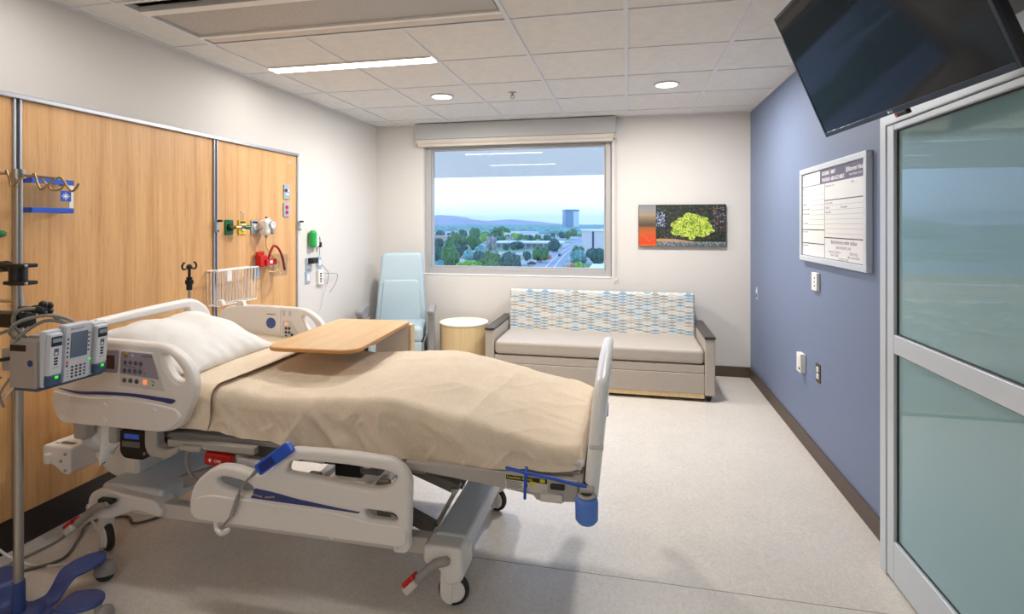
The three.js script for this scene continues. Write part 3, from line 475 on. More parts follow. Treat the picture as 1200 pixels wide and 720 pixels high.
  P('rail_arm', extr(rpoly([[-1.99, 0.64], [-1.935, 0.64], [-1.93, 0.56], [-1.88, 0.555], [-1.83, 0.575], [-1.825, 0.55], [-1.88, 0.515], [-1.97, 0.52], [-1.99, 0.56]], 0.02), 0.05, 0.01).translate(0.05, 0, -1.84), M.frame);
  P('rail_arm', bb(-2.3, -2.24, 0.56, 0.66, -1.87, -1.81, 0.014), M.frame); P('rail_arm', bb(-2.14, -2.1, 0.55, 0.66, -1.87, -1.83, 0.012), M.frame);
  // CPR release
  const cprT = canvasTex(256, 96, (c) => { c.fillStyle = '#b8130e'; c.fillRect(0, 0, 256, 96); c.fillStyle = '#f3e9dc'; c.beginPath(); c.moveTo(40, 48); c.lineTo(66, 22); c.lineTo(70, 40); c.lineTo(92, 44); c.lineTo(72, 56); c.lineTo(66, 76); c.closePath(); c.fill(); c.font = 'bold 44px sans-serif'; c.fillText('CPR', 112, 66); });
  const cp = P('cpr_handle', rbox(0.125, 0.05, 0.03, 0.006).rotateZ(-0.05).translate(-1.602, 0.528, -1.845), M.red, 'red emergency release handle'); wpart(cp, 'cpr_label', new THREE.PlaneGeometry(0.1, 0.036).rotateZ(-0.05).translate(-1.61, 0.526, -1.829), S({ map: cprT, roughness: 0.45 }));
  P('control_cable', tube([[-1.74, 0.56, -1.83], [-1.745, 0.5, -1.83], [-1.73, 0.45, -1.84], [-1.69, 0.4, -1.86], [-1.67, 0.33, -1.88]], 0.007, 30, 8), M.cable);
  // headboard
  const hb = rpoly([[1.93, 0.6, 0.02], [1.925, 1.03, 0.06], [2.27, 1.052, 0.4], [2.56, 1.06, 0.06], [2.68, 0.98, 0.06], [2.69, 0.6, 0.02]], 0.05); hb.holes.push(rpoly([[1.985, 0.78, 0.03], [2.5, 0.78, 0.04], [2.52, 1.005, 0.03], [1.985, 0.99, 0.02]], 0.03, THREE.Path));
  P('headboard', prismX(hb, 0.045, 0.019, 5).translate(-2.405, 0, 0), M.whiteFoot);
  // footboard, leaning slightly outward
  const fb = prismX(rpoly([[1.845, 0.51, 0.03], [1.84, 0.74, 0.1], [1.9, 0.915, 0.08], [2.31, 0.955, 0.4], [2.72, 0.915, 0.08], [2.78, 0.74, 0.1], [2.775, 0.51, 0.03]], 0.05), 0.05, 0.023, 5);
  { const p = fb.attributes.position; for (let i = 0; i < p.count; i++) p.setX(i, p.getX(i) - 0.122 + (p.getY(i) - 0.55) * 0.09); fb.computeVertexNormals(); }
  P('footboard', smooth(fb, 0.9), M.whiteFoot); 
  P('footboard_cap', merge([bb(-0.128, -0.079, 0.702, 0.714, -1.865, -1.836, 0.004)]), M.plastic2);
  for (const z of [-1.808, -2.812]) {
    const b = P('corner_bumper', lathe([[0, 0.468], [0.028, 0.468], [0.038, 0.48], [0.039, 0.54], [0.034, 0.556], [0, 0.556]], 32).translate(-0.134, 0, z), M.bumper, 'blue rubber corner bumper');
    wpart(b, 'bumper_plate', lathe([[0, 0.556], [0.031, 0.556], [0.031, 0.562], [0.022, 0.564], [0, 0.564]], 28).translate(-0.134, 0, z), M.frame); wpart(b, 'socket_hole', lathe([[0, 0.5645], [0.019, 0.5645], [0.019, 0.566], [0, 0.566]], 24).translate(-0.134, 0, z), M.black);
    P('bumper_arm', bb(-0.16, -0.11, 0.55, 0.575, Math.min(z, z > -2 ? -1.86 : z), Math.max(z, z > -2 ? z : -2.76), 0.006), M.frame);
    wpart(b, 'colour_button', lathe([[0, 0.572], [0.017, 0.572], [0.017, 0.578], [0, 0.578]], 20).translate(-0.132, 0, z + (z > -2 ? -0.055 : 0.055)), M.blackSoft);
  }
}
// head side rails: outlines in the rail's own plane
function headRail(z, out) {                                    // out: +1 the outer face looks to +z
  const o = rpoly([[-2.36, 0.78, 0.05], [-2.355, 0.69, 0.05], [-2.32, 0.642, 0.04], [-1.8, 0.64, 0.04], [-1.735, 0.665, 0.05], [-1.66, 0.82, 0.05], [-1.7, 0.925, 0.08], [-1.8, 0.99, 0.06], [-2.12, 1.0, 0.1], [-2.33, 0.99, 0.05], [-2.39, 0.92, 0.05]], 0.05);
  o.holes.push(spoly([[-1.816, 0.944], [-1.797, 0.95], [-1.763, 0.928], [-1.736, 0.896], [-1.718, 0.857], [-1.729, 0.846], [-1.756, 0.849], [-1.79, 0.878], [-1.81, 0.914]], 40, THREE.Path));
  o.holes.push(rpoly([[-2.35, 0.955, 0.02], [-2.26, 0.955, 0.025], [-2.22, 0.88, 0.02], [-2.27, 0.868, 0.02], [-2.33, 0.91, 0.02]], 0.02, THREE.Path));
  const g = extr(o, 0.05, 0.016, 5).translate(0, 0, z), r = wpart(bed, 'head_side_rail', g, M.plastic), f = z + out * 0.026;
  wpart(r, 'lower_panel', extr(rpoly([[-2.362, 0.775, 0.01], [-2.213, 0.757, 0.1], [-2.032, 0.768, 0.1], [-1.927, 0.764, 0.05], [-1.837, 0.753, 0.05], [-1.745, 0.74, 0.02], [-1.72, 0.7, 0.04], [-1.8, 0.643, 0.04], [-2.32, 0.643, 0.04], [-2.358, 0.69, 0.04]], 0.03), 0.014, 0.006, 3).translate(0, 0, f), M.plastic);
  if (out > 0) {
    wpart(r, 'stripe', extr(spoly([[-2.339, 0.786], [-2.242, 0.778], [-2.104, 0.785], [-1.962, 0.787], [-1.837, 0.781], [-1.755, 0.773], [-1.77, 0.759], [-1.824, 0.764], [-1.962, 0.774], [-2.104, 0.772], [-2.242, 0.768]], 60), 0.004, 0.001).translate(0, 0, f), M.navy, 'navy swoosh stripe');
    for (const [x, y] of [[-2.093, 0.727], [-2.096, 0.671], [-1.849, 0.722], [-1.853, 0.666]]) wpart(r, 'screw_cover', cyl([x, y, f + 0.006], [x, y, f + 0.0095], 0.014, 0.013, 24), M.plastic);
    // control console
    const cp = wpart(r, 'control_panel', extr(rpoly([[-2.015, 0.961, 0.008], [-1.861, 0.956, 0.008], [-1.8, 0.807, 0.012], [-2.023, 0.817, 0.012]], 0.01), 0.006, 0.002).translate(0, 0, f), M.plastic2);
    wpart(cp, 'panel_field', extr(rpoly([[-2.012, 0.957, 0.006], [-1.864, 0.952, 0.006], [-1.829, 0.852, 0.003], [-2.018, 0.867, 0.003]], 0.004), 0.003, 0.0005).translate(0, 0, f + 0.0035), M.lilac);
    for (const [x, y] of [[-1.992, 0.912], [-1.967, 0.913], [-1.941, 0.912], [-1.916, 0.911], [-1.995, 0.88], [-1.97, 0.88], [-1.944, 0.879], [-1.919, 0.878], [-1.997, 0.84], [-1.967, 0.84], [-1.937, 0.838]]) wpart(cp, 'button', new THREE.SphereGeometry(0.0098, 14, 8).scale(1, 1, 0.55).translate(x, y, f + 0.004), M.btn);
    wpart(cp, 'call_button', new THREE.SphereGeometry(0.011, 14, 8).scale(1, 1, 0.5).translate(-1.989, 0.943, f + 0.004), S({ color: 0x8a7420, roughness: 0.4 })); wpart(cp, 'indicator', new THREE.SphereGeometry(0.006, 10, 8).scale(1, 1, 0.5).translate(-1.956, 0.942, f + 0.004), M.cream);
    wpart(cp, 'lit_key', rbox(0.018, 0.02, 0.003, 0.001).translate(-1.896, 0.838, f + 0.004), M.led(0xf09060, 0.7)); wpart(cp, 'green_light', rbox(0.008, 0.007, 0.003, 0.001).translate(-1.858, 0.828, f + 0.004), M.green);
    wpart(cp, 'icons', merge([rbox(0.06, 0.004, 0.001, 0.0003).rotateZ(-0.1).translate(-1.97, 0.897, f + 0.0052), rbox(0.012, 0.004, 0.001, 0.0003).translate(-1.918, 0.895, f + 0.0052), rbox(0.02, 0.004, 0.001, 0.0003).rotateZ(-0.5).translate(-1.858, 0.842, f + 0.0035), rbox(0.008, 0.006, 0.001, 0.0003).translate(-1.896, 0.873, f + 0.0052), rbox(0.05, 0.006, 0.001, 0.0003).translate(-1.885, 0.942, f + 0.0052)]), M.darkGrey);
    const sc = wpart(r, 'display_bezel', extr(rpoly([[-2.13, 0.958, 0.008], [-2.028, 0.96, 0.008], [-2.036, 0.866, 0.008], [-2.13, 0.866, 0.008]], 0.008), 0.008, 0.002).translate(0, 0, f), M.lilac);
    wpart(sc, 'display', bb(-2.112, -2.046, 0.882, 0.938, f + 0.003, f + 0.0052, 0.001), S({ color: 0x3a2229, roughness: 0.12 }));
  } else {
    const q = z + 0.026;                                        // inner face with patient controls
    const pl = wpart(r, 'speaker_plate', extr(rpoly([[-2.07, 0.98], [-1.955, 0.98], [-1.955, 0.815], [-2.07, 0.815]], 0.01), 0.008, 0.003).translate(0, 0, q), M.plastic);
    wpart(pl, 'speaker_disc', cyl([-2.015, 0.902, q + 0.003], [-2.015, 0.902, q + 0.0055], 0.031, 0.031, 30), S({ color: 0x41609a, roughness: 0.5 })); wpart(pl, 'lettering', rbox(0.055, 0.007, 0.001, 0.0003).translate(-2.015, 0.953, q + 0.0043), M.greyPlastic);
    const kp = wpart(r, 'patient_keypad', extr(rpoly([[-1.943, 0.918], [-1.888, 0.917], [-1.83, 0.83], [-1.83, 0.8], [-1.943, 0.8]], 0.01), 0.006, 0.002).translate(0, 0, q), M.plastic2);
    for (const [x, y] of [[-1.918, 0.875], [-1.897, 0.875], [-1.918, 0.852], [-1.897, 0.852], [-1.918, 0.829], [-1.88, 0.84]]) wpart(kp, 'button', new THREE.SphereGeometry(0.009, 12, 8).scale(1, 1, 0.5).translate(x, y, q + 0.003), M.btn);
    wpart(kp, 'lit_key', rbox(0.018, 0.016, 0.003, 0.001).translate(-1.915, 0.9, q + 0.004), M.led(0xf6b090, 0.6));
    for (const x of [-2.235, -2.38]) wpart(r, 'top_tab', extr(rpoly([[x - 0.03, 0.985], [x - 0.018, 1.022], [x + 0.018, 1.022], [x + 0.03, 0.985]], 0.01), 0.03, 0.006).translate(0, 0, z), M.plastic);
    for (const x of [-1.935, -1.895]) wpart(r, 'cord_notch', rbox(0.018, 0.03, 0.006, 0.003).translate(x, 0.96, q), M.plastic2);
  }
}
headRail(-1.81, 1); headRail(-2.745, -1);
function footRail(z, out) {
  const o = rpoly([[-1.66, 0.38, 0.05], [-1.64, 0.47, 0.08], [-1.545, 0.55, 0.08], [-1.46, 0.556, 0.05], [-1.36, 0.535, 0.05], [-1.305, 0.55, 0.03], [-1.225, 0.645, 0.03], [-1.0, 0.65, 0.1], [-0.8, 0.642, 0.06], [-0.742, 0.59, 0.05], [-0.745, 0.4, 0.05], [-0.76, 0.335, 0.03], [-1.1, 0.335, 0.02], [-1.62, 0.335, 0.04]], 0.03);
  o.holes.push(rpoly([[-1.222, 0.597, 0.03], [-1.166, 0.606, 0.02], [-0.993, 0.606, 0.02], [-0.827, 0.6, 0.02], [-0.788, 0.584, 0.015], [-0.821, 0.545, 0.02], [-0.882, 0.528, 0.03], [-1.137, 0.547, 0.03], [-1.236, 0.553, 0.015]], 0.02, THREE.Path));
  o.holes.push(rpoly([[-0.921, 0.45, 0.012], [-0.904, 0.455, 0.01], [-0.805, 0.452, 0.012], [-0.789, 0.436, 0.01], [-0.802, 0.42, 0.01], [-0.904, 0.422, 0.01]], 0.01, THREE.Path));
  o.holes.push(spoly([[-1.531, 0.5], [-1.507, 0.511], [-1.445, 0.508], [-1.389, 0.495], [-1.372, 0.479], [-1.383, 0.464], [-1.42, 0.46], [-1.482, 0.468], [-1.523, 0.482]], 40, THREE.Path));
  const r = wpart(bed, 'foot_side_rail', extr(o, 0.046, 0.015, 5).translate(0, 0, z), M.plastic), f = z + out * 0.024;
  wpart(r, 'grip_pad', extr(spoly([[-1.55, 0.5], [-1.507, 0.52], [-1.445, 0.516], [-1.389, 0.503], [-1.36, 0.479], [-1.383, 0.454], [-1.42, 0.45], [-1.482, 0.458], [-1.535, 0.475]], 40), 0.01, 0.002).translate(0, 0, z - out * 0.01), S({ color: 0x8d8f96, roughness: 0.6 }));
  wpart(r, 'stripe', extr(rpoly([[-1.364, 0.487, 0.01], [-1.273, 0.479, 0.05], [-1.19, 0.466, 0.05], [-1.016, 0.451, 0.05], [-0.932, 0.446, 0.003], [-0.937, 0.441, 0.003], [-1.016, 0.443, 0.03], [-1.19, 0.446, 0.03], [-1.309, 0.447, 0.03], [-1.38, 0.449, 0.006], [-1.367, 0.463, 0.01]], 0.01), 0.004, 0.001).translate(0, 0, f), M.navy, 'navy swoosh sticker');
  for (let i = 0; i < 9; i++) if (i !== 4) { const s = (i - 4) / 4; wpart(r, 'letter', rbox(0.0075, 0.0055, 0.001, 0.0003).rotateZ(0.3 * s).translate(-1.322 + 0.042 * s, 0.459 + 0.005 * s * s, f + 0.0024), S({ color: 0xb9a77a, roughness: 0.5 })); }
  wpart(r, 'lower_ridge', extr(rpoly([[-1.62, 0.425, 0.03], [-1.56, 0.442, 0.05], [-1.38, 0.44, 0.05], [-1.016, 0.436, 0.05], [-0.925, 0.418, 0.03], [-0.76, 0.412, 0.02], [-0.752, 0.36, 0.03], [-0.77, 0.342, 0.03], [-1.62, 0.342, 0.04], [-1.645, 0.37, 0.03]], 0.03), 0.01, 0.005, 3).translate(0, 0, f), M.plastic);
  for (const [x, y] of [[-1.278, 0.411], [-1.279, 0.358], [-1.039, 0.405], [-1.042, 0.352]]) wpart(r, 'screw_cover', cyl([x, y, f + out * 0.003], [x, y, f + out * 0.0065], 0.0135, 0.0125, 24), M.plastic);
  wpart(r, 'rail_foot', extr(rpoly([[-0.8, 0.345], [-0.75, 0.38], [-0.748, 0.33], [-0.765, 0.315], [-0.81, 0.315]], 0.012), 0.04, 0.008).translate(0, 0, z), M.plastic);
  wpart(r, 'cord_hook', tube([[-1.545, 0.338, z], [-1.53, 0.318, z + out * 0.02], [-1.5, 0.306, z + out * 0.03], [-1.475, 0.318, z + out * 0.03]], 0.011, 20, 8), M.plastic);
  for (const x of [-1.15, -0.87]) wpart(r, 'rail_link', extr(rpoly([[x - 0.025, 0.36], [x + 0.025, 0.36], [x + 0.025, 0.54], [x - 0.025, 0.54]], 0.01), 0.02, 0.005).translate(0, 0, z - out * 0.04), M.darkGrey);
}
footRail(-1.765, 1); footRail(-2.855, -1);
// pendant control on the lowered rail
{
  const t = thing('pendant_control', 'blue handheld pendant control clipped on the lowered rail with grey cord', 'remote control', [-1.27, 0.55, -1.735]);
  const a = Math.atan2(0.1, 0.135);
  wpart(t, 'handset', rbox(0.165, 0.045, 0.03, 0.008, 3).rotateZ(a).translate(-1.262, 0.617, -1.722), M.blue); wpart(t, 'keypad', rbox(0.07, 0.03, 0.004, 0.002).rotateZ(a).translate(-1.285, 0.598, -1.706), S({ color: 0x0f2c80, roughness: 0.5 }));
  wpart(t, 'strain_relief', cyl([-1.335, 0.566, -1.722], [-1.36, 0.54, -1.722], 0.009, 0.006), M.cable);
  wpart(t, 'cord', tube([[-1.344, 0.556, -1.722], [-1.371, 0.53, -1.718], [-1.396, 0.501, -1.714], [-1.408, 0.468, -1.712], [-1.42, 0.44, -1.712], [-1.438, 0.39, -1.714], [-1.469, 0.355, -1.716], [-1.487, 0.335, -1.722], [-1.495, 0.325, -1.73]], 0.0042, 50, 8), M.cable);
  wpart(t, 'cord_sleeve', cyl([-1.408, 0.468, -1.712], [-1.438, 0.39, -1.714], 0.008), M.greyPlastic);
}
// ---------------------------------------------------------------- bedding
const TY = [[-2.4, 0.835], [-2.0, 0.825], [-1.7, 0.802], [-1.4, 0.778], [-1.1, 0.79], [-0.88, 0.803], [-0.6, 0.752], [-0.37, 0.705], [-0.13, 0.66]];
const tyCurve = new THREE.CatmullRomCurve3(TY.map((p) => V(p[0], p[1], 0)), false, 'centripetal');
const tyTab = tyCurve.getPoints(400);
function topY(x) { if (x <= tyTab[0].x) return tyTab[0].y; for (let i = 1; i < tyTab.length; i++) if (tyTab[i].x >= x) { const a = tyTab[i - 1], b = tyTab[i]; return a.y + (b.y - a.y) * (x - a.x) / Math.max(1e-6, b.x - a.x); } return tyTab[tyTab.length - 1].y; }
{
  const pts = []; for (let x = -2.36; x <= -0.149; x += 0.05) pts.push([x, topY(x) - 0.034, 0.01]); pts.push([-0.148, topY(-0.148) - 0.034, 0.02], [-0.148, 0.605, 0.02], [-2.36, 0.605, 0.02]);
  solo('mattress', 'white covered mattress under the tan blanket', 'mattress', muv(extr(rpoly(pts, 0.02), 0.84, 0.028, 4).translate(1.25, -0.6, 0)), M.linenGrey, [-1.25, 0.6, -2.31]);
}
function drape(x0, x1, lift, zN, zF, yb, foldAmp, nx, end) {     // cloth lying over the mattress and hanging down its sides
  const r = 0.045, rows = [], side = 16, arc = 7, topN = 46;
  return grid((u, v) => {
    let k = u, drop = 0; if (end) { k = Math.min(1, u / 0.93); drop = Math.max(0, (u - 0.93) / 0.07); }
    const x = x0 + (x1 - x0) * k, ty = topY(x) + lift, b = yb(x), n = side * 2 + arc * 2 + topN, i = v * n;
    let y, z, ny, nzn, s;
    const half = (q, zE, sg) => {                                // q: 0 at the hem .. side+arc at the top edge; sg +1 near side
      if (q <= side) { const f = q / side; y = b + (ty - r - b) * f; z = zE + sg * 0.012 * (1 - f) * (1 - f); ny = 0; nzn = sg; }
      else { const a = (q - side) / arc * Math.PI / 2; y = ty - r + r * Math.sin(a); z = zE - sg * (r - r * Math.cos(a)); ny = Math.sin(a); nzn = sg * Math.cos(a); }
    };
    const tuck = end ? 0.05 * Math.pow(Math.max(0, 1 - (x1 - x) / 0.1), 2) : 0; 
    const roll = !end && u > 0.93 ? 0.006 * (u - 0.93) / 0.07 : 0;
    if (i <= side + arc) half(i, zN - tuck, 1); else if (i >= side + arc + topN) half(n - i, zF + tuck, -1);
    else { const f = (i - side - arc) / topN; z = (zN - tuck - r) + (zF + tuck + r - zN + tuck + r) * f; y = ty; ny = 1; nzn = 0; }
    const sideness = 1 - ny, hang = Math.max(0, ty - y);
    const fold = nz(x * 7 + y * 6, y * 3 + x * 2, 3) * 1.0 + nz(x * 17 + y * 16, x * 5 - y * 4, 4) * 0.55 + nz(x * 40 + y * 30, y * 24, 5) * 0.14;
    const topw = nz(x * 6 - z * 5, z * 6 + x * 4, 6) * 0.6 + nz(x * 14 + z * 3, z * 4 - x * 2, 7) * 0.45 + nz(x * 34, z * 30, 8) * 0.12;
    const rid = (a, b, q) => { const n = 1 - Math.abs(2 * nz(a, b, q) * 2); return Math.max(0, n) ** 3; };
    const crease = rid(x * 4.2 + y * 3.4, y * 2.2 - x * 0.8, 12) * 0.9 + rid(x * 9 - y * 7, y * 4 + x * 2, 13) * 0.45 + rid(x * 19 + y * 11, y * 9 - x * 6, 14) * 0.2;
    const lines = rid(x * 3.1 + z * 0.4, z * 0.9, 15) * 0.28 + rid(z * 5.2 - x * 0.7, x * 1.3, 16) * 0.22 + rid(x * 7 + z * 5, z * 5 - x * 4, 17) * 0.16;
    const d = foldAmp * (crease * sideness * Math.min(1, 0.25 + hang * 9) * 0.85 + lines * ny * 0.8 + fold * sideness * (0.5 + 3.5 * Math.min(0.25, hang)) * 1.3 + topw * 0.5 * ny + fold * 0.2 * ny) + 0.004 * Math.min(1, hang * 20) + sideness * 0.006;
    y += ny * (d + roll); z += nzn * (d + roll);
    const xx = x + (end && drop > 0 ? 0.012 * Math.sin(Math.min(1, drop * 1.2) * Math.PI / 2) : 0) + sideness * foldAmp * 0.3 * nz(y * 9, x * 7, 9);
    if (drop > 0) y = Math.min(y, ty + 0.004 - (ty - b - 0.02) * Math.pow(drop, 1.3));
    return [xx, y, z, x, (ty - y) * (nzn >= 0 ? 1 : -1) + z];
  }, nx, side * 2 + arc * 2 + topN);
}
const hem = (x) => { const T = [[-1.75, 0.65], [-1.5, 0.615], [-1.25, 0.603], [-0.77, 0.59], [-0.5, 0.598], [-0.24, 0.606], [-0.1, 0.607]]; for (let i = 1; i < T.length; i++) if (x <= T[i][0]) { const f = Math.max(0, (x - T[i - 1][0]) / (T[i][0] - T[i - 1][0])); return T[i - 1][1] + (T[i][1] - T[i - 1][1]) * f + 0.006 * nz(x * 11, 2, 4); } return 0.607; };
solo('bed_blanket', 'tan woven blanket draped over the foot of the bed', 'blanket', drape(-1.80, -0.166, -0.004, -1.876, -2.744, hem, 0.025, 220, true).translate(0.9, -0.6, 2.31), M.tan, [-0.9, 0.6, -2.31]);
solo('bed_sheet', 'smooth tan fitted sheet under the white pillow', 'sheet', drape(-2.35, -1.655, 0.01, -1.868, -2.752, () => 0.64, 0.008, 70, false).translate(2.0, -0.6, 2.31), M.tanSheet, [-2.0, 0.6, -2.31]);
{
  const a = 0.245, b = 0.3, one = (sg) => grid((u, v) => {
    const s = u * 2 - 1, t = v * 2 - 1, e = Math.pow(Math.max(0, 1 - Math.pow(Math.abs(s), 2.6)), 0.62) * Math.pow(Math.max(0, 1 - Math.pow(Math.abs(t), 2.8)), 0.62);
    const x = a * s * (1 - 0.07 * (1 - t * t)), z = b * t * (1 - 0.06 * (1 - s * s));
    const w = nz(s * 2 + 4, t * 2.4 + 9, 2) * 0.024 + nz(s * 4 - t * 2, t * 4 + s, 3) * 0.006 + 0.005 * Math.sin(t * 24 + s * 5) * Math.pow(Math.abs(s), 5) ;
    return [x, sg * (0.088 * e) + w * Math.min(1, e * 2 + 0.25) + 0.01 * Math.abs(s * t), z, x, z];
  }, 56, 64);
  const g = merge([one(1), (() => { const q = one(-1); q.index.array.reverse(); q.computeVertexNormals(); return q; })()]);
  g.rotateZ(-0.34); g.rotateY(0.05);
  solo('pillow', 'plump white pillow leaning on the headboard', 'pillow', smooth(mergeVertices(g, 1e-4), 1.2), M.linen, [-2.055, 0.905, -2.195]);
}
{ // corner of a white sheet hanging out under the head rail
  const g = grid((u, v) => {
    const wid = 0.25 * (1 - 0.8 * Math.pow(v, 2.4)), cx = -2.245 + 0.07 * v, y = 0.662 - 0.208 * v * (1 - 0.25 * Math.abs(u - 0.55) * 2 * v);
    return [cx + (u - 0.5) * wid, y, -1.868 + 0.018 * Math.sin(u * 11 + v * 2) * (0.4 + v) + 0.02 * v, u * 0.2, v * 0.2];
  }, 36, 26);
  solo('sheet_corner', 'white sheet corner hanging below the head side rail', 'sheet', g.translate(2.2, -0.66, 1.868), M.linen, [-2.2, 0.66, -1.868]);
}
// bed pole with black double hook
{
  const t = thing('bed_iv_hook', 'short grey rod with black double hook standing behind the headboard', 'IV hook', [-2.5, 0.6, -2.64]);
  wpart(t, 'rod', cyl([-2.5, 0.6, -2.64], [-2.5, 1.13, -2.64], 0.009), M.steel); wpart(t, 'sleeve', cyl([-2.5, 1.09, -2.64], [-2.5, 1.165, -2.64], 0.016), M.black); wpart(t, 'collar', cyl([-2.5, 1.125, -2.64], [-2.5, 1.148, -2.64], 0.022), M.black);
  wpart(t, 'stem', cyl([-2.5, 1.16, -2.64], [-2.5, 1.225, -2.64], 0.008), M.black);
  for (const s of [-1, 1]) wpart(t, 'hook', tube([[-2.5, 1.215, -2.64], [-2.5, 1.215, -2.64 + s * 0.025], [-2.5, 1.212, -2.64 + s * 0.042], [-2.5, 1.228, -2.64 + s * 0.052], [-2.5, 1.246, -2.64 + s * 0.044], [-2.5, 1.25, -2.64 + s * 0.036]], 0.0055, 24, 8), M.black);
  wpart(t, 'knob', new THREE.SphereGeometry(0.016, 14, 10).translate(-2.5, 1.225, -2.64), M.black);
  wpart(t, 'mount', bb(-2.515, -2.39, 0.6, 0.63, -2.66, -2.62, 0.004), M.darkGrey);
}
// ---------------------------------------------------------------- overbed table
{
  const t = thing('overbed_table', 'wood topped overbed table reaching across the bed on a grey column', 'table', [-1.482, 0, -2.95], 0.066);
  part(t, 'table_top', muv(extr(rpoly([[-0.225, 0, 0.05], [0.225, 0, 0.05], [0.225, 0.76, 0.09], [-0.225, 0.76, 0.09]], 0.03), 0.02, 0.006, 3).rotateX(-Math.PI / 2).rotateY(Math.PI)), M.tableWood, [0, 0.892, 0]);
  part(t, 'table_edge', (() => { const s = rpoly([[-0.227, -0.002, 0.05], [0.227, -0.002, 0.05], [0.227, 0.762, 0.09], [-0.227, 0.762, 0.09]], 0.03); s.holes.push(rpoly([[-0.222, 0.003, 0.048], [0.222, 0.003, 0.048], [0.222, 0.757, 0.088], [-0.222, 0.757, 0.088]], 0.03, THREE.Path)); return extr(s, 0.016, 0.002).rotateX(-Math.PI / 2).rotateY(Math.PI); })(), M.tableEdge, [0, 0.891, 0]);
  part(t, 'column', rbox(0.21, 0.83, 0.06, 0.01), M.cream, [0.12, 0.468, 0.0]); part(t, 'column_edge', rbox(0.012, 0.79, 0.062, 0.003), M.paleWood, [0.232, 0.485, 0]);
  part(t, 'support_arm', bb(-0.05, 0.2, 0.862, 0.884, 0, 0.5, 0.006), M.greyPlastic);
  part(t, 'base_leg', merge([bb(-0.22, -0.17, 0.05, 0.09, 0, 0.62, 0.01), bb(0.14, 0.19, 0.05, 0.09, 0, 0.62, 0.01), bb(-0.22, 0.19, 0.05, 0.1, 0, 0.1, 0.01)]), M.greyPlastic);
  for (const [x, z] of [[-0.195, 0.04], [0.165, 0.04], [-0.195, 0.58], [0.165, 0.58]]) part(t, 'castor', cyl([x - 0.012, 0.026, z], [x + 0.012, 0.026, z], 0.025), M.rubber);
}

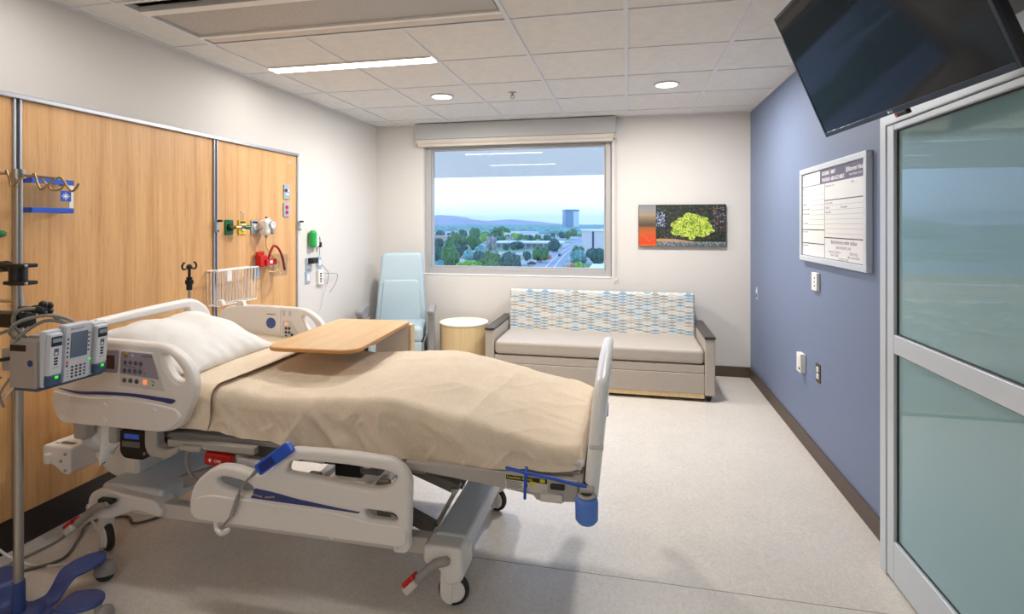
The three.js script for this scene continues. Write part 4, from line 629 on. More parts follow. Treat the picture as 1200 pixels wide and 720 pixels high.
// ---------------------------------------------------------------- IV pole and infusion pump
{
  const px = -2.147, pz = -1.5, t = thing('iv_pole', 'steel IV pole on a blue star base with grey castors', 'IV pole', [px, 0, pz]);
  wpart(t, 'lower_tube', cyl([px, 0.06, pz], [px, 1.21, pz], 0.0148, 0.0148, 24), M.steel); wpart(t, 'upper_tube', cyl([px, 1.2, pz], [px, 1.66, pz], 0.0125, 0.0125, 24), M.steel);
  wpart(t, 'base_collar', cyl([px, 0.05, pz], [px, 0.185, pz], 0.021, 0.0195, 24), M.ivBlue);
  // star base: five arms that rise to a disc over each castor
  wpart(t, 'base_hub', lathe([[0, 0.03], [0.07, 0.03], [0.085, 0.045], [0.075, 0.062], [0.03, 0.075], [0, 0.075]], 32).translate(px, 0, pz), M.ivBlue);
  for (let k = 0; k < 5; k++) {
    const a = -1.56 + k * Math.PI * 2 / 5 + 0.08, ca = Math.cos(a), sa = Math.sin(a), L = 0.3;
    const arm = grid((u, v) => {
      const s = u * L, up = THREE.MathUtils.smoothstep(s, 0.1, 0.17), yc = 0.05 + 0.06 * up, w = s < 0.22 ? (s < 0.12 ? 0.058 - 0.02 * THREE.MathUtils.smoothstep(s, 0.03, 0.12) : 0.038 + 0.024 * THREE.MathUtils.smoothstep(s, 0.12, 0.22)) : 0.062 * Math.sqrt(Math.max(0, 1 - Math.pow((s - 0.22) / (L - 0.22), 2)));
      const ang = v * Math.PI * 2, cx = Math.cos(ang), cy = Math.sin(ang), sq = (q) => Math.sign(q) * Math.pow(Math.abs(q), 0.5);
      const lat = w * sq(cx) * 0.98, y = yc + 0.009 * sq(cy);
      return [px + ca * s - sa * lat, y, pz + sa * s + ca * lat];
    }, 48, 24);
    wpart(t, 'base_arm', smooth(arm, 0.9), M.ivBlue);
    const wx = px + ca * 0.285, wz = pz + sa * 0.285, turn = 0.6 + k * 1.1;
    const w = wpart(t, 'castor', new THREE.CylinderGeometry(0.034, 0.034, 0.022, 24).rotateX(Math.PI / 2).rotateY(turn).translate(wx + 0.012, 0.0345, wz - 0.012), M.rubber);
    wpart(w, 'castor_hood', (() => { const g = new THREE.SphereGeometry(0.04, 24, 16, 0, Math.PI * 2, 0, Math.PI * 0.6); g.scale(1.05, 1.15, 0.62); return merge([g.rotateY(turn).translate(wx + 0.012, 0.042, wz - 0.012), cyl([wx, 0.07, wz], [wx, 0.105, wz], 0.012)]); })(), M.greyPlastic);
  }
  // hooks on top
  wpart(t, 'hook_bar', merge([cyl([-2.33, 1.668, pz], [-1.963, 1.636, pz], 0.0055, 0.0055, 10), cyl([px, 1.64, pz], [px, 1.672, pz], 0.02, 0.02, 20)]), M.steel);
  const hk = (pts) => wpart(t, 'bag_hook', tube(pts.map(([x, y, z]) => [x, y, pz + (z ?? 0)]), 0.0038, 40, 8), M.brass);
  hk([[-2.206, 1.665], [-2.193, 1.669, 0.006], [-2.16, 1.637, 0.02], [-2.134, 1.608, 0.03], [-2.107, 1.626, 0.03], [-2.091, 1.644, 0.024]]);
  hk([[-2.08, 1.652], [-2.064, 1.653, 0.006], [-2.036, 1.617, 0.016], [-2.014, 1.597, 0.02], [-1.992, 1.614, 0.014], [-1.975, 1.636, 0.006]]);
  hk([[-1.97, 1.638], [-1.954, 1.638], [-1.929, 1.61], [-1.907, 1.59], [-1.891, 1.597], [-1.877, 1.615]]);
  hk([[-2.08, 1.652], [-2.068, 1.65, -0.008], [-2.05, 1.622, -0.02], [-2.03, 1.597, -0.03], [-2.01, 1.6, -0.04], [-1.995, 1.62, -0.046]]);
  hk([[-2.33, 1.668], [-2.345, 1.664], [-2.37, 1.635], [-2.39, 1.615], [-2.405, 1.625], [-2.415, 1.64]]);
  // clamps
  const cl = wpart(t, 'pole_clamp', merge([cyl([px, 1.255, pz], [px, 1.33, pz], 0.027, 0.027, 20), bb(px - 0.035, px + 0.055, 1.318, 1.332, pz - 0.028, pz + 0.028, 0.005), bb(px - 0.035, px + 0.055, 1.256, 1.27, pz - 0.028, pz + 0.028, 0.005)]), M.black);
  wpart(cl, 'clamp_knob', merge([cyl([px - 0.09, 1.318, pz], [px - 0.05, 1.322, pz], 0.02, 0.02, 8), cyl([px - 0.05, 1.322, pz], [px, 1.322, pz], 0.006)]), M.black);
  for (const y of [1.262, 1.325]) wpart(cl, 'pin', new THREE.SphereGeometry(0.006, 10, 8).translate(px + 0.055, y, pz + 0.015), M.steel);
  const c2 = wpart(t, 'accessory_clamp', merge([bb(px - 0.12, px + 0.045, 1.105, 1.155, pz - 0.03, pz + 0.034, 0.006), bb(px + 0.01, px + 0.09, 1.16, 1.178, pz - 0.012, pz + 0.012, 0.004)]), M.black);
  const lobes = []; for (let i = 0; i < 5; i++) lobes.push(new THREE.SphereGeometry(0.014, 12, 8).translate(px + 0.12, 1.172 + 0.017 * Math.sin(i * 1.257), pz + 0.017 * Math.cos(i * 1.257))); lobes.push(cyl([px + 0.075, 1.17, pz], [px + 0.128, 1.172, pz], 0.015));
  wpart(c2, 'star_knob', merge(lobes), M.black); wpart(c2, 'cross_rod', cyl([px - 0.2, 1.19, pz - 0.03], [px - 0.02, 1.188, pz - 0.03], 0.006), M.steel);
}
{
  const x0 = -2.12, x1 = -1.99, t = thing('infusion_pump', 'grey infusion pump with screen, keypad and two side modules on the IV pole', 'medical pump', [-2.06, 0.9, -1.57]);
  const tilt = 0.09, F = (g) => { g.rotateZ(tilt * -1); return g; };
  wpart(t, 'rear_housing', bb(x0, x1 - 0.012, 0.9, 1.068, -1.69, -1.452, 0.005), M.pumpGrey);
  wpart(t, 'top_cover', bb(x0 + 0.01, x1 - 0.03, 1.05, 1.075, -1.68, -1.5, 0.008), M.pumpGrey);
  wpart(t, 'bottom_edge', bb(x0 + 0.02, x1 - 0.005, 0.892, 0.902, -1.688, -1.452, 0.003), M.pumpBlue);
  wpart(t, 'socket_strip', bb(x0 + 0.006, x0 + 0.075, 1.03, 1.052, -1.4525, -1.45, 0.001), M.black);
  wpart(t, 'round_sticker', cyl([-2.026, 0.99, -1.452], [-2.026, 0.99, -1.4505], 0.0115, 0.0115, 24), S({ color: 0x1c3f80, roughness: 0.4 }));
  // pole clamp at the back
  wpart(t, 'pole_clamp', bb(-2.185, -2.11, 0.95, 1.03, -1.53, -1.47, 0.006), M.pumpGrey);
  const face = canvasTex(512, 768, (c) => {
    c.fillStyle = '#d3d6dd'; c.fillRect(0, 0, 512, 768); c.fillStyle = '#e04020'; c.fillRect(92, 30, 26, 30); c.fillStyle = '#3d4f8c'; c.font = 'bold 36px sans-serif'; c.fillText('BD Alaris PCU', 128, 58);
    c.fillStyle = '#2a2c33'; for (let i = 0; i < 5; i++) { c.beginPath(); c.ellipse(46, 180 + i * 62, 19, 15, 0, 0, 7); c.fill(); c.beginPath(); c.ellipse(466, 140 + i * 62, 19, 15, 0, 0, 7); c.fill(); }
    c.fillStyle = '#ea4a22'; c.fillRect(22, 490, 50, 38); c.fillStyle = '#44658c'; c.fillRect(22, 540, 50, 34);
    for (let r = 0; r < 4; r++) for (let k = 0; k < 4; k++) { c.fillStyle = k === 3 ? '#5b7086' : '#34363c'; c.fillRect(130 + k * 82, 572 + r * 46, 50, 30); }
    c.fillStyle = '#34363c'; for (let i = 0; i < 3; i++) c.fillRect(60, 620 + i * 40, 14, 18);
  });
  const body = wpart(t, 'display_unit', bb(-0.035, 0.0, -0.105, 0.105, -0.05, 0.05, 0.008, 3).rotateZ(-0.07).translate(x1 + 0.012, 1.005, -1.578), M.pumpFace);
  const fr = (g) => g.rotateY(Math.PI / 2).rotateZ(-0.07).translate(x1 + 0.0125, 1.005, -1.578);
  wpart(body, 'face_print', fr(new THREE.PlaneGeometry(0.093, 0.198).translate(0, 0, 0.0006)), S({ map: face, roughness: 0.45 }));
  wpart(body, 'lcd_screen', fr(rbox(0.062, 0.093, 0.003, 0.001).translate(0.002, 0.028, 0.001)), M.lcd);
  wpart(body, 'green_light', fr(rbox(0.007, 0.007, 0.003, 0.002).translate(0.044, -0.037, 0.002)), M.led(0x20d820, 1.2));
  const modF = canvasTex(192, 640, (c) => { c.fillStyle = '#dadde2'; c.fillRect(0, 0, 192, 640); c.fillStyle = '#5a6478'; c.font = 'bold 24px sans-serif'; c.fillText('ALARIS', 48, 34); c.fillRect(40, 44, 112, 8); c.fillStyle = '#49617e'; c.fillRect(60, 230, 74, 120); c.fillStyle = '#e8e4dc'; c.fillRect(78, 290, 40, 44); c.fillStyle = '#2a2c33'; for (let i = 0; i < 3; i++) c.fillRect(66, 376 + i * 48, 62, 34); c.fillStyle = '#8a90a0'; c.fillRect(48, 540, 100, 10); });
  for (const z of [-1.494, -1.662]) {
    const m = wpart(t, 'pump_module', bb(-0.026, 0.0, -0.1, 0.1, -0.029, 0.029, 0.006, 3).rotateZ(-0.07).translate(x1 + 0.004, 1.0, z), M.pumpFace);
    const q = (g) => g.rotateY(Math.PI / 2).rotateZ(-0.07).translate(x1 + 0.0045, 1.0, z);
    wpart(m, 'door', q(rbox(0.044, 0.15, 0.02, 0.006, 3).translate(0, 0.015, 0.006)), M.pumpFace); wpart(m, 'door_print', q(new THREE.PlaneGeometry(0.04, 0.135).translate(0, 0.017, 0.0166)), S({ map: modF, roughness: 0.45 }));
    wpart(m, 'display', q(rbox(0.036, 0.034, 0.003, 0.001).translate(0, 0.062, 0.0165)), M.black); wpart(m, 'display_glass', q(rbox(0.03, 0.014, 0.002, 0.0005).translate(0, 0.066, 0.0185)), S({ color: 0x86a4b4, roughness: 0.2 }));
    wpart(m, 'latch', q(rbox(0.046, 0.042, 0.026, 0.007, 3).translate(0, -0.076, 0.006)), M.pumpBlue); wpart(m, 'green_light', q(rbox(0.011, 0.009, 0.003, 0.003).translate(0.003, -0.066, 0.0195)), M.led(0x20d820, 1.2));
  }
  // cables
  const cb = (pts, m = M.cable, r = 0.006) => wpart(t, 'cable', tube(pts, r, 50, 8), m);
  cb([[-2.1, 1.06, -1.5], [-2.11, 1.12, -1.46], [-2.08, 1.17, -1.45], [-2.04, 1.175, -1.48], [-2.02, 1.13, -1.54], [-2.03, 1.075, -1.6]]);
  cb([[-2.12, 1.06, -1.48], [-2.1, 1.1, -1.44], [-2.06, 1.135, -1.44], [-2.01, 1.15, -1.5], [-2.0, 1.12, -1.57], [-2.02, 1.07, -1.63]]);
  cb([[-2.11, 1.05, -1.46], [-2.06, 1.09, -1.45], [-2.02, 1.13, -1.5], [-2.0, 1.1, -1.58], [-2.03, 1.07, -1.66]]);
  cb([[-2.14, 1.1, -1.52], [-2.22, 1.08, -1.5], [-2.28, 1.04, -1.46], [-2.33, 1.0, -1.4]]);
  cb([[-2.13, 1.0, -1.46], [-2.2, 0.985, -1.45], [-2.26, 0.95, -1.42], [-2.3, 0.93, -1.36]], M.blackSoft);
  cb([[-2.13, 0.93, -1.46], [-2.16, 0.87, -1.45], [-2.14, 0.83, -1.45], [-2.18, 0.86, -1.46], [-2.2, 0.91, -1.46], [-2.17, 0.93, -1.46]], M.cable, 0.004);
  cb([[-2.12, 0.9, -1.47], [-2.16, 0.86, -1.46], [-2.22, 0.85, -1.44], [-2.27, 0.87, -1.42]], M.cableWhite, 0.0045);
  wpart(t, 'connector', cyl([-2.02, 1.075, -1.66], [-2.0, 1.105, -1.67], 0.006), M.white);
}
// cords along the floor and wall
solo('floor_cable', 'white power cord looping over the floor at the headwall', 'cable', tube([[-2.6, 0.92, -1.62], [-2.62, 0.7, -1.66], [-2.6, 0.5, -1.7], [-2.63, 0.3, -1.68], [-2.6, 0.1, -1.74], [-2.5, 0.008, -1.8], [-2.36, 0.008, -1.84], [-2.3, 0.008, -1.9], [-2.4, 0.008, -2.02], [-2.56, 0.05, -2.1], [-2.6, 0.09, -2.12], [-2.58, 0.03, -2.16], [-2.5, 0.008, -2.2]], 0.0055, 140, 8), M.cableWhite);
solo('floor_cable', 'dark grey cord snaking over the floor under the bed head', 'cable', tube([[-2.68, 0.007, -1.6], [-2.5, 0.007, -1.76], [-2.42, 0.007, -1.86], [-2.5, 0.007, -2.0], [-2.58, 0.007, -2.12], [-2.45, 0.007, -2.2], [-2.36, 0.007, -2.16], [-2.26, 0.007, -2.3], [-2.2, 0.02, -2.5]], 0.006, 120, 8), S({ color: 0x6a655f, roughness: 0.55 }));
solo('floor_cable', 'light grey cord lying along the dark baseboard', 'cable', tube([[-2.66, 0.007, -1.55], [-2.6, 0.007, -1.8], [-2.58, 0.007, -1.98], [-2.64, 0.007, -2.1], [-2.6, 0.007, -2.3]], 0.006, 70, 8), M.cable);

// ---------------------------------------------------------------- recliner
{
  const t = thing('recliner_chair', 'pale blue vinyl recliner with grey arms in the corner by the window', 'armchair', [-2.265, 0, -5.06], 0.3);
  const shear = (g, k, y0) => { const p = g.attributes.position; for (let i = 0; i < p.count; i++) p.setZ(i, p.getZ(i) - (p.getY(i) - y0) * k); g.computeVertexNormals(); return g; };
  const back = extr(rpoly([[-0.265, 0.42, 0.04], [-0.205, 1.175, 0.05], [0.205, 1.175, 0.05], [0.265, 0.42, 0.04]], 0.05), 0.13, 0.03, 5, 12);
  part(t, 'backrest', muv(smooth(shear(back, 0.12, 0.42), 0.8)), M.chairVinyl, [0, 0, -0.11]);
  const pad = extr(rpoly([[-0.22, 0.45, 0.05], [-0.185, 0.9, 0.05], [0.185, 0.9, 0.05], [0.22, 0.45, 0.05]], 0.05), 0.05, 0.022, 4, 12);
  part(t, 'lumbar_cushion', muv(smooth(shear(pad, 0.12, 0.42), 0.8)), M.chairVinyl, [0, 0, -0.055]);
  part(t, 'seat_cushion', muv(rbox(0.52, 0.15, 0.52, 0.045, 5)), M.chairVinyl, [0, 0.42, 0.13]);
  part(t, 'footrest', muv(rbox(0.5, 0.25, 0.09, 0.03, 4)), M.chairVinyl, [0, 0.235, 0.34]);
  for (const s of [-1, 1]) {
    const a = part(t, 'armrest', prismX(rpoly([[-0.2, 0.1, 0.02], [-0.22, 0.56, 0.03], [-0.28, 0.6, 0.04], [-0.3, 0.65, 0.03], [-0.2, 0.672, 0.08], [0.12, 0.665, 0.05], [0.18, 0.62, 0.03], [0.1, 0.59, 0.05], [-0.1, 0.57, 0.06], [-0.13, 0.1, 0.02]], 0.03), 0.062, 0.016, 4), M.chairGrey, [s * 0.335, 0, 0.1]);
    part(a, 'arm_panel', prismX(rpoly([[-0.13, 0.1], [-0.12, 0.52], [0.22, 0.52], [0.22, 0.1]], 0.03), 0.03, 0.006), M.chairGrey, [-s * 0.015, 0, 0]);
  }
  part(t, 'base', bb(-0.27, 0.27, 0.07, 0.33, -0.2, 0.3, 0.02), M.chairGrey);
  for (const [x, z] of [[-0.32, 0.27], [0.32, 0.27], [-0.3, -0.15], [0.3, -0.15]]) part(t, 'castor', cyl([x - 0.014, 0.045, z], [x + 0.014, 0.045, z], 0.044), M.black);
  part(t, 'base_bar', merge([bb(-0.33, -0.29, 0.06, 0.11, -0.18, 0.3, 0.006), bb(0.29, 0.33, 0.06, 0.11, -0.18, 0.3, 0.006)]), M.darkGrey);
}
// ---------------------------------------------------------------- drum table
{
  const t = thing('drum_table', 'round drum side table with maple sides and a cream top', 'side table', [-1.605, 0, -5.13]);
  part(t, 'drum', (() => { const g = new THREE.CylinderGeometry(0.24, 0.24, 0.478, 56, 1); const p = g.attributes.position, uv = g.attributes.uv; for (let i = 0; i < uv.count; i++) uv.setXY(i, uv.getX(i) * 1.5, p.getY(i)); return g; })(), M.paleWood, [0, 0.24, 0]);
  part(t, 'table_top', lathe([[0, 0.479], [0.238, 0.479], [0.244, 0.483], [0.245, 0.494], [0.241, 0.499], [0, 0.499]], 56), M.drumTop);
}
// ---------------------------------------------------------------- sofa
{
  const X0 = -1.25, X1 = 0.708, F = -4.63, B = -5.44, t = thing('sofa', 'grey vinyl sofa bed with patterned backrest below the window', 'sofa', [(X0 + X1) / 2, 0, -5.03]);
  const P = (n, g, m) => wpart(t, n, g, m);
  for (const [a, b] of [[X0, X0 + 0.082], [X1 - 0.082, X1]]) {
    const arm = P('armrest', muv(bb(a, b, 0.055, 0.522, B + 0.02, F, 0.01, 3)), M.sofaVinyl);
    wpart(arm, 'arm_cap', bb(a - 0.004, b + 0.004, 0.522, 0.545, B + 0.02, F + 0.006, 0.006, 3), M.sofaCap);
  }
  const x0 = X0 + 0.084, x1 = X1 - 0.084;
  const seat = rbox(x1 - x0, 0.125, 0.66, 0.036, 5); P('seat_cushion', muv(seat.translate((x0 + x1) / 2, 0.372, F - 0.33)), M.sofaVinyl);
  P('seat_base', muv(bb(x0, x1, 0.236, 0.305, B + 0.1, F - 0.006, 0.006)), M.sofaVinyl);
  P('drawer_front', muv(bb(x0, x1, 0.068, 0.233, F - 0.05, F - 0.004, 0.006)), M.sofaVinyl);
  P('carcass', bb(x0, x1, 0.07, 0.24, B + 0.06, F - 0.06, 0.004), M.sofaVinyl);
  P('plinth', muv(bb(x0, x1, 0.028, 0.068, F - 0.05, F - 0.008, 0.003)), M.paleWood);
  P('under_frame', bb(x0, x1, 0.008, 0.07, B + 0.1, F - 0.06, 0.002), M.black);
  // leaning patterned back: front face uv in metres for the woven motif
  const bw = x1 - x0 - 0.006, bk = rbox(bw, 0.43, 0.13, 0.028, 4), p0 = bk.attributes.position, uv = bk.attributes.uv; for (let i = 0; i < p0.count; i++) uv.setXY(i, p0.getX(i) / 0.76 + 0.5, p0.getY(i) / 0.5 + p0.getZ(i) * 1.6);
  bk.rotateX(-0.12).translate((x0 + x1) / 2, 0.602, -5.3); P('backrest', bk, M.sofaPattern);
  P('back_panel', bb(x0, x1, 0.07, 0.74, B, B + 0.045, 0.006), M.sofaCap);
  for (const [x, z] of [[X0 + 0.041, F - 0.06], [X1 - 0.041, F - 0.06], [X0 + 0.041, B + 0.1], [X1 - 0.041, B + 0.1]]) { const c = P('castor', cyl([x - 0.014, 0.026, z], [x + 0.014, 0.026, z], 0.0255, 0.0255, 18), M.black); wpart(c, 'castor_fork', bb(x - 0.02, x + 0.02, 0.03, 0.056, z - 0.024, z + 0.024, 0.004), M.blackSoft); }
}

// ---------------------------------------------------------------- picture on the back wall
{
  const art = canvasTex(1024, 512, (c, w, h) => {
    const r = rng(12); c.fillStyle = '#1c1f1a'; c.fillRect(0, 0, w, h);
    const dab = (x, y, a, b, col) => { c.fillStyle = col; c.beginPath(); c.ellipse(x, y, a, b, r() * 3, 0, 7); c.fill(); };
    for (let i = 0; i < 1500; i++) { const y = r() * h * 0.85, x = 200 + r() * 824; const k = r(); dab(x, y, 4 + r() * 12, 3 + r() * 8, k < 0.5 ? ['#15301c', '#1d4a2a', '#0f2016'][Math.floor(r() * 3)] : k < 0.8 ? ['#2c2a26', '#3a322c', '#23272b'][Math.floor(r() * 3)] : ['#5a3a28', '#7a4a30', '#44506a'][Math.floor(r() * 3)]); }
    for (let i = 0; i < 110; i++) dab(210 + r() * 100, 90 + r() * 180, 3 + r() * 6, 3 + r() * 5, ['#8792b8', '#6f7ba4', '#a9b2cc'][Math.floor(r() * 3)]);
    for (let i = 0; i < 60; i++) dab(880 + r() * 140, 30 + r() * 260, 4 + r() * 7, 3 + r() * 6, ['#b0664a', '#8d7fa0', '#6a6a82'][Math.floor(r() * 3)]);
    c.fillStyle = '#b98d63'; c.beginPath(); c.moveTo(210, 425); c.quadraticCurveTo(420, 410, 620, 455); c.lineTo(1024, 460); c.lineTo(1024, 476); c.lineTo(210, 470); c.fill();
    for (let i = 0; i < 700; i++) dab(205 + r() * 820, 462 + r() * 50, 4 + r() * 9, 3 + r() * 6, ['#7d8798', '#5c6478', '#9aa3ac', '#3e4552', '#4f6a3a'][Math.floor(r() * 5)]);
    c.strokeStyle = '#4a3a2a'; c.lineWidth = 8; for (let i = 0; i < 9; i++) { c.beginPath(); c.moveTo(590 + i * 6, 440); c.quadraticCurveTo(560 + i * 18, 360, 480 + i * 44, 240 + r() * 40); c.stroke(); }
    for (let i = 0; i < 2600; i++) { const a = r() * Math.PI * 2, q = Math.sqrt(r()); const lob = 0.94 + 0.05 * Math.sin(a * 7 + 1.3) + 0.04 * Math.sin(a * 13), x = 632 + Math.cos(a) * q * 258 * lob, y = 282 + Math.sin(a) * q * lob * (Math.sin(a) < 0 ? 185 : 110) + Math.abs(x - 632) * 0.13 + (x > 600 && x < 660 && Math.sin(a) > 0 ? 40 * q : 0); if (y > 452 || y > 380 && Math.abs(x - 632) > 190 && r() < 0.7) continue; dab(x, y, 5 + r() * 9, 4 + r() * 7, ['#7f9a26', '#9fb83a', '#c2cf52', '#5c7c22', '#b3c843', '#d8dc74', '#6d8c2a'][Math.floor(r() * 7)]); }
    const g = c.createLinearGradient(0, 0, 0, h); [[0, '#7d828c'], [0.14, '#8d8a86'], [0.24, '#a08c70'], [0.36, '#7a6650'], [0.5, '#4d423a'], [0.56, '#a0592c'], [0.68, '#c05a24'], [0.8, '#cf4a1c'], [0.95, '#d8421a'], [1, '#e07a22']].forEach(([k, v]) => g.addColorStop(k, v)); c.fillStyle = g; c.fillRect(0, 0, 204, h);
    c.strokeStyle = '#e07040'; c.lineWidth = 5; c.beginPath(); c.moveTo(30, 380); c.lineTo(80, 400); c.lineTo(120, 460); c.lineTo(190, 410); c.stroke();
  });
  const t = thing('wall_picture', 'wide canvas print of a bright green tree with an orange strip', 'picture', [0.52, 1.257, ZB]);
  part(t, 'canvas_body', rbox(0.818, 0.41, 0.036, 0.003), S({ color: 0x3a2e26, roughness: 0.7 }), [0, 0.205, 0.0195]);
  part(t, 'print', new THREE.PlaneGeometry(0.812, 0.404), S({ map: art, roughness: 0.55 }), [0, 0.205, 0.0382]);
}
// ---------------------------------------------------------------- right wall
{
  const z0 = -3.891, z1 = -2.873, y0 = 1.237, y1 = 1.833, xw = XR;
  const t = thing('whiteboard', 'silver framed patient information whiteboard on the blue wall', 'whiteboard', [xw, y0, (z0 + z1) / 2]);
  const f = 0.034, xf = xw - 0.03;
  for (const a of [[y0, y0 + f, z0, z1], [y1 - f, y1, z0, z1]]) wpart(t, 'frame_rail', bb(xf, xw, a[0], a[1], a[2], a[3], 0.004), M.aluDoor);
  for (const a of [[z0, z0 + f], [z1 - f, z1]]) wpart(t, 'frame_stile', bb(xf, xw, y0 + f, y1 - f, a[0], a[1], 0.003), M.aluDoor);
  const W = 1536, H = 864, sheet = canvasTex(W, H, (c) => {
    c.fillStyle = '#e9e9ea'; c.fillRect(0, 0, W, H); c.fillStyle = '#4c4a68'; c.fillRect(0, 0, W, 6); c.fillRect(0, 0, 6, H); c.fillRect(W - 6, 0, 6, H); c.fillRect(0, H - 6, W, 6);
    c.fillStyle = '#565272'; c.fillRect(520, 0, W - 520, 140); c.fillStyle = '#b7b4c6'; c.fillRect(1130, 12, 4, 116);
    c.fillStyle = '#f4f4f8'; c.font = 'bold 50px sans-serif'; c.fillText('ROOM#:  9807', 575, 60); c.fillText('PHONE#: 480-472-9807', 575, 122);
    c.fillStyle = '#f4f4f8'; c.fillRect(1160, 34, 26, 44); c.font = 'bold 52px sans-serif'; c.fillText('Banner Health', 1200, 74); c.font = '26px sans-serif'; c.fillText('Desert Medical Center', 1220, 112);
    c.fillStyle = '#2c2b48'; c.fillRect(0, 134, 520, 7); c.fillRect(640, 140, 10, H); c.fillRect(0, 585, 640, 9); c.fillRect(0, 725, 640, 9); c.fillRect(650, 300, W, 9); c.fillRect(650, 655, W, 9);
    c.fillStyle = '#3a3a44'; c.font = 'bold 22px sans-serif'; c.fillText('Today:', 20, 34); c.fillText('My Team', 20, 172); ['RN', 'CNA', 'Charge RN', 'Doctor / Hospitalist', 'Physical Therapist', '', 'Case Manager'].forEach((s, i) => { const y = 232 + i * 50; c.fillText(s, 20, y); c.fillStyle = '#8c8c96'; c.fillRect(30 + s.length * 12, y + 4, 590 - s.length * 12, 3); c.fillStyle = '#3a3a44'; });
    c.fillText('Activity / Diet', 20, 620); c.fillText('Discharge Plan', 20, 762); c.fillText("What Matters to Me", 670, 176); c.fillText('DATE: ________', 1260, 176); ['Family / Contact', 'Pain Goal', 'Safety & Risk'].forEach((s, i) => c.fillText(s, 670, 340 + i * 44)); c.fillText('Rate my pain', 1040, 386);
    c.fillStyle = '#a3a3ad'; for (let i = 0; i < 7; i++) c.fillRect(680, 352 + i * 44, 830, 3);
    c.fillStyle = '#1e1e28'; c.font = 'bold 44px serif'; c.textAlign = 'center'; c.fillText('Meal Service order online', 1090, 712); c.font = '38px serif'; c.fillText('patientdinect.com', 1090, 756); c.font = '30px serif'; c.fillText('Important Facility #', 890, 798); c.fillText('480-472-5000', 890, 830); c.fillText('BHDN Help', 1310, 798); c.fillText('480, room# table', 1310, 830); c.fillText('or call 412-3463', 1090, 856);
  });
  wpart(t, 'board', bb(xf + 0.012, xw, y0 + f, y1 - f, z0 + f, z1 - f, 0), M.white);
  wpart(t, 'printed_sheet', new THREE.PlaneGeometry(z1 - z0 - 2 * f, y1 - y0 - 2 * f).rotateY(-Math.PI / 2).translate(xf + 0.011, (y0 + y1) / 2, (z0 + z1) / 2), PH({ map: sheet, roughness: 0.22 }));
  const plate = (name, label, cat, y, z, w, h, d, m) => { const q = thing(name, label, cat, [XR, y, z]); part(q, 'plate', rbox(d, h, w, 0.004), m, [-d / 2, 0, 0]); return q; };
  let q = plate('nurse_call_switch', 'white wall panel with three small keys below the whiteboard', 'switch', 1.116, -3.64, 0.095, 0.112, 0.02, M.white);
  [[0.025, M.greyPlastic], [0, S({ color: 0x4a90c0, roughness: 0.4 })], [-0.025, M.red]].forEach(([y, m]) => part(q, 'key', rbox(0.004, 0.009, 0.012, 0.001), m, [-0.021, y, 0.012]));
  q = plate('wall_control_box', 'white box control mounted low on the blue wall', 'switch', 0.547, -3.9, 0.085, 0.125, 0.034, M.white); part(q, 'cover', rbox(0.004, 0.07, 0.05, 0.003), M.white, [-0.035, 0.012, 0]); part(q, 'dark_key', rbox(0.004, 0.014, 0.018, 0.001), M.blackSoft, [-0.0355, -0.036, 0.02]);
  q = plate('wall_outlet', 'brown duplex outlet plate with white sockets low on the blue wall', 'outlet', 0.554, -3.614, 0.072, 0.115, 0.006, S({ color: 0x6a5f4e, roughness: 0.35, metalness: 0.5 })); for (const s of [-1, 1]) { const k = part(q, 'socket', rbox(0.006, 0.032, 0.034, 0.006, 3), M.white, [-0.007, s * 0.021, 0]); for (const e of [-1, 1]) part(k, 'slot', rbox(0.001, 0.009, 0.002, 0.0003), M.black, [-0.0032, 0.003, e * 0.006]); }
  q = plate('wall_outlet', 'steel duplex outlet on the blue wall beside the room corner', 'outlet', 0.845, -5.205, 0.07, 0.112, 0.006, M.steelBlue); for (const s of [-1, 1]) part(q, 'socket', rbox(0.006, 0.03, 0.034, 0.006, 3), s > 0 ? M.white : M.darkGrey, [-0.007, s * 0.021, 0]);
}
// sliding glass door along the right wall
{
  const d = sgroup('door_1'), x0 = 1.06, x1 = XR, zA = -2.57, zB = -0.35, DT = 2.06;
  part(d, 'jamb', bb(x0, x1, 0, DT, zA, zA + 0.052, 0.004), M.aluDoor); part(d, 'jamb', bb(x0, x1, 0, DT, zB - 0.05, zB, 0.004), M.aluDoor);
  part(d, 'header', bb(x0 - 0.004, x1, 1.885, DT, zA + 0.052, zB - 0.05, 0.004), M.aluDoor);
  const xa = x0 + 0.004, xb = x0 + 0.045, s0 = zA + 0.056, s1 = zB - 0.054;
  part(d, 'door_stile', bb(xa, xb, 0.012, 1.883, s0, s0 + 0.056, 0.003), M.aluDoor); part(d, 'door_stile', bb(xa, xb, 0.012, 1.883, s1 - 0.056, s1, 0.003), M.aluDoor);
  for (const [a, b] of [[0.012, 0.176], [0.945, 1.022], [1.858, 1.883]]) part(d, 'door_rail', bb(xa, xb, a, b, s0 + 0.056, s1 - 0.056, 0.004), M.aluDoor);
  for (const [a, b] of [[0.176, 0.945], [1.022, 1.858]]) {
    part(d, 'gasket', bb(xa + 0.012, xb - 0.004, a, b, s0 + 0.056, s0 + 0.066, 0.001), M.black); part(d, 'gasket', bb(xa + 0.012, xb - 0.004, a, a + 0.006, s0 + 0.066, s1 - 0.066, 0.001), M.black); part(d, 'gasket', bb(xa + 0.012, xb - 0.004, b - 0.006, b, s0 + 0.066, s1 - 0.066, 0.001), M.black);
    part(d, 'frosted_glass', bb(xa + 0.016, xb - 0.008, a + 0.006, b - 0.006, s0 + 0.066, s1 - 0.057, 0), M.frost);
  }
}
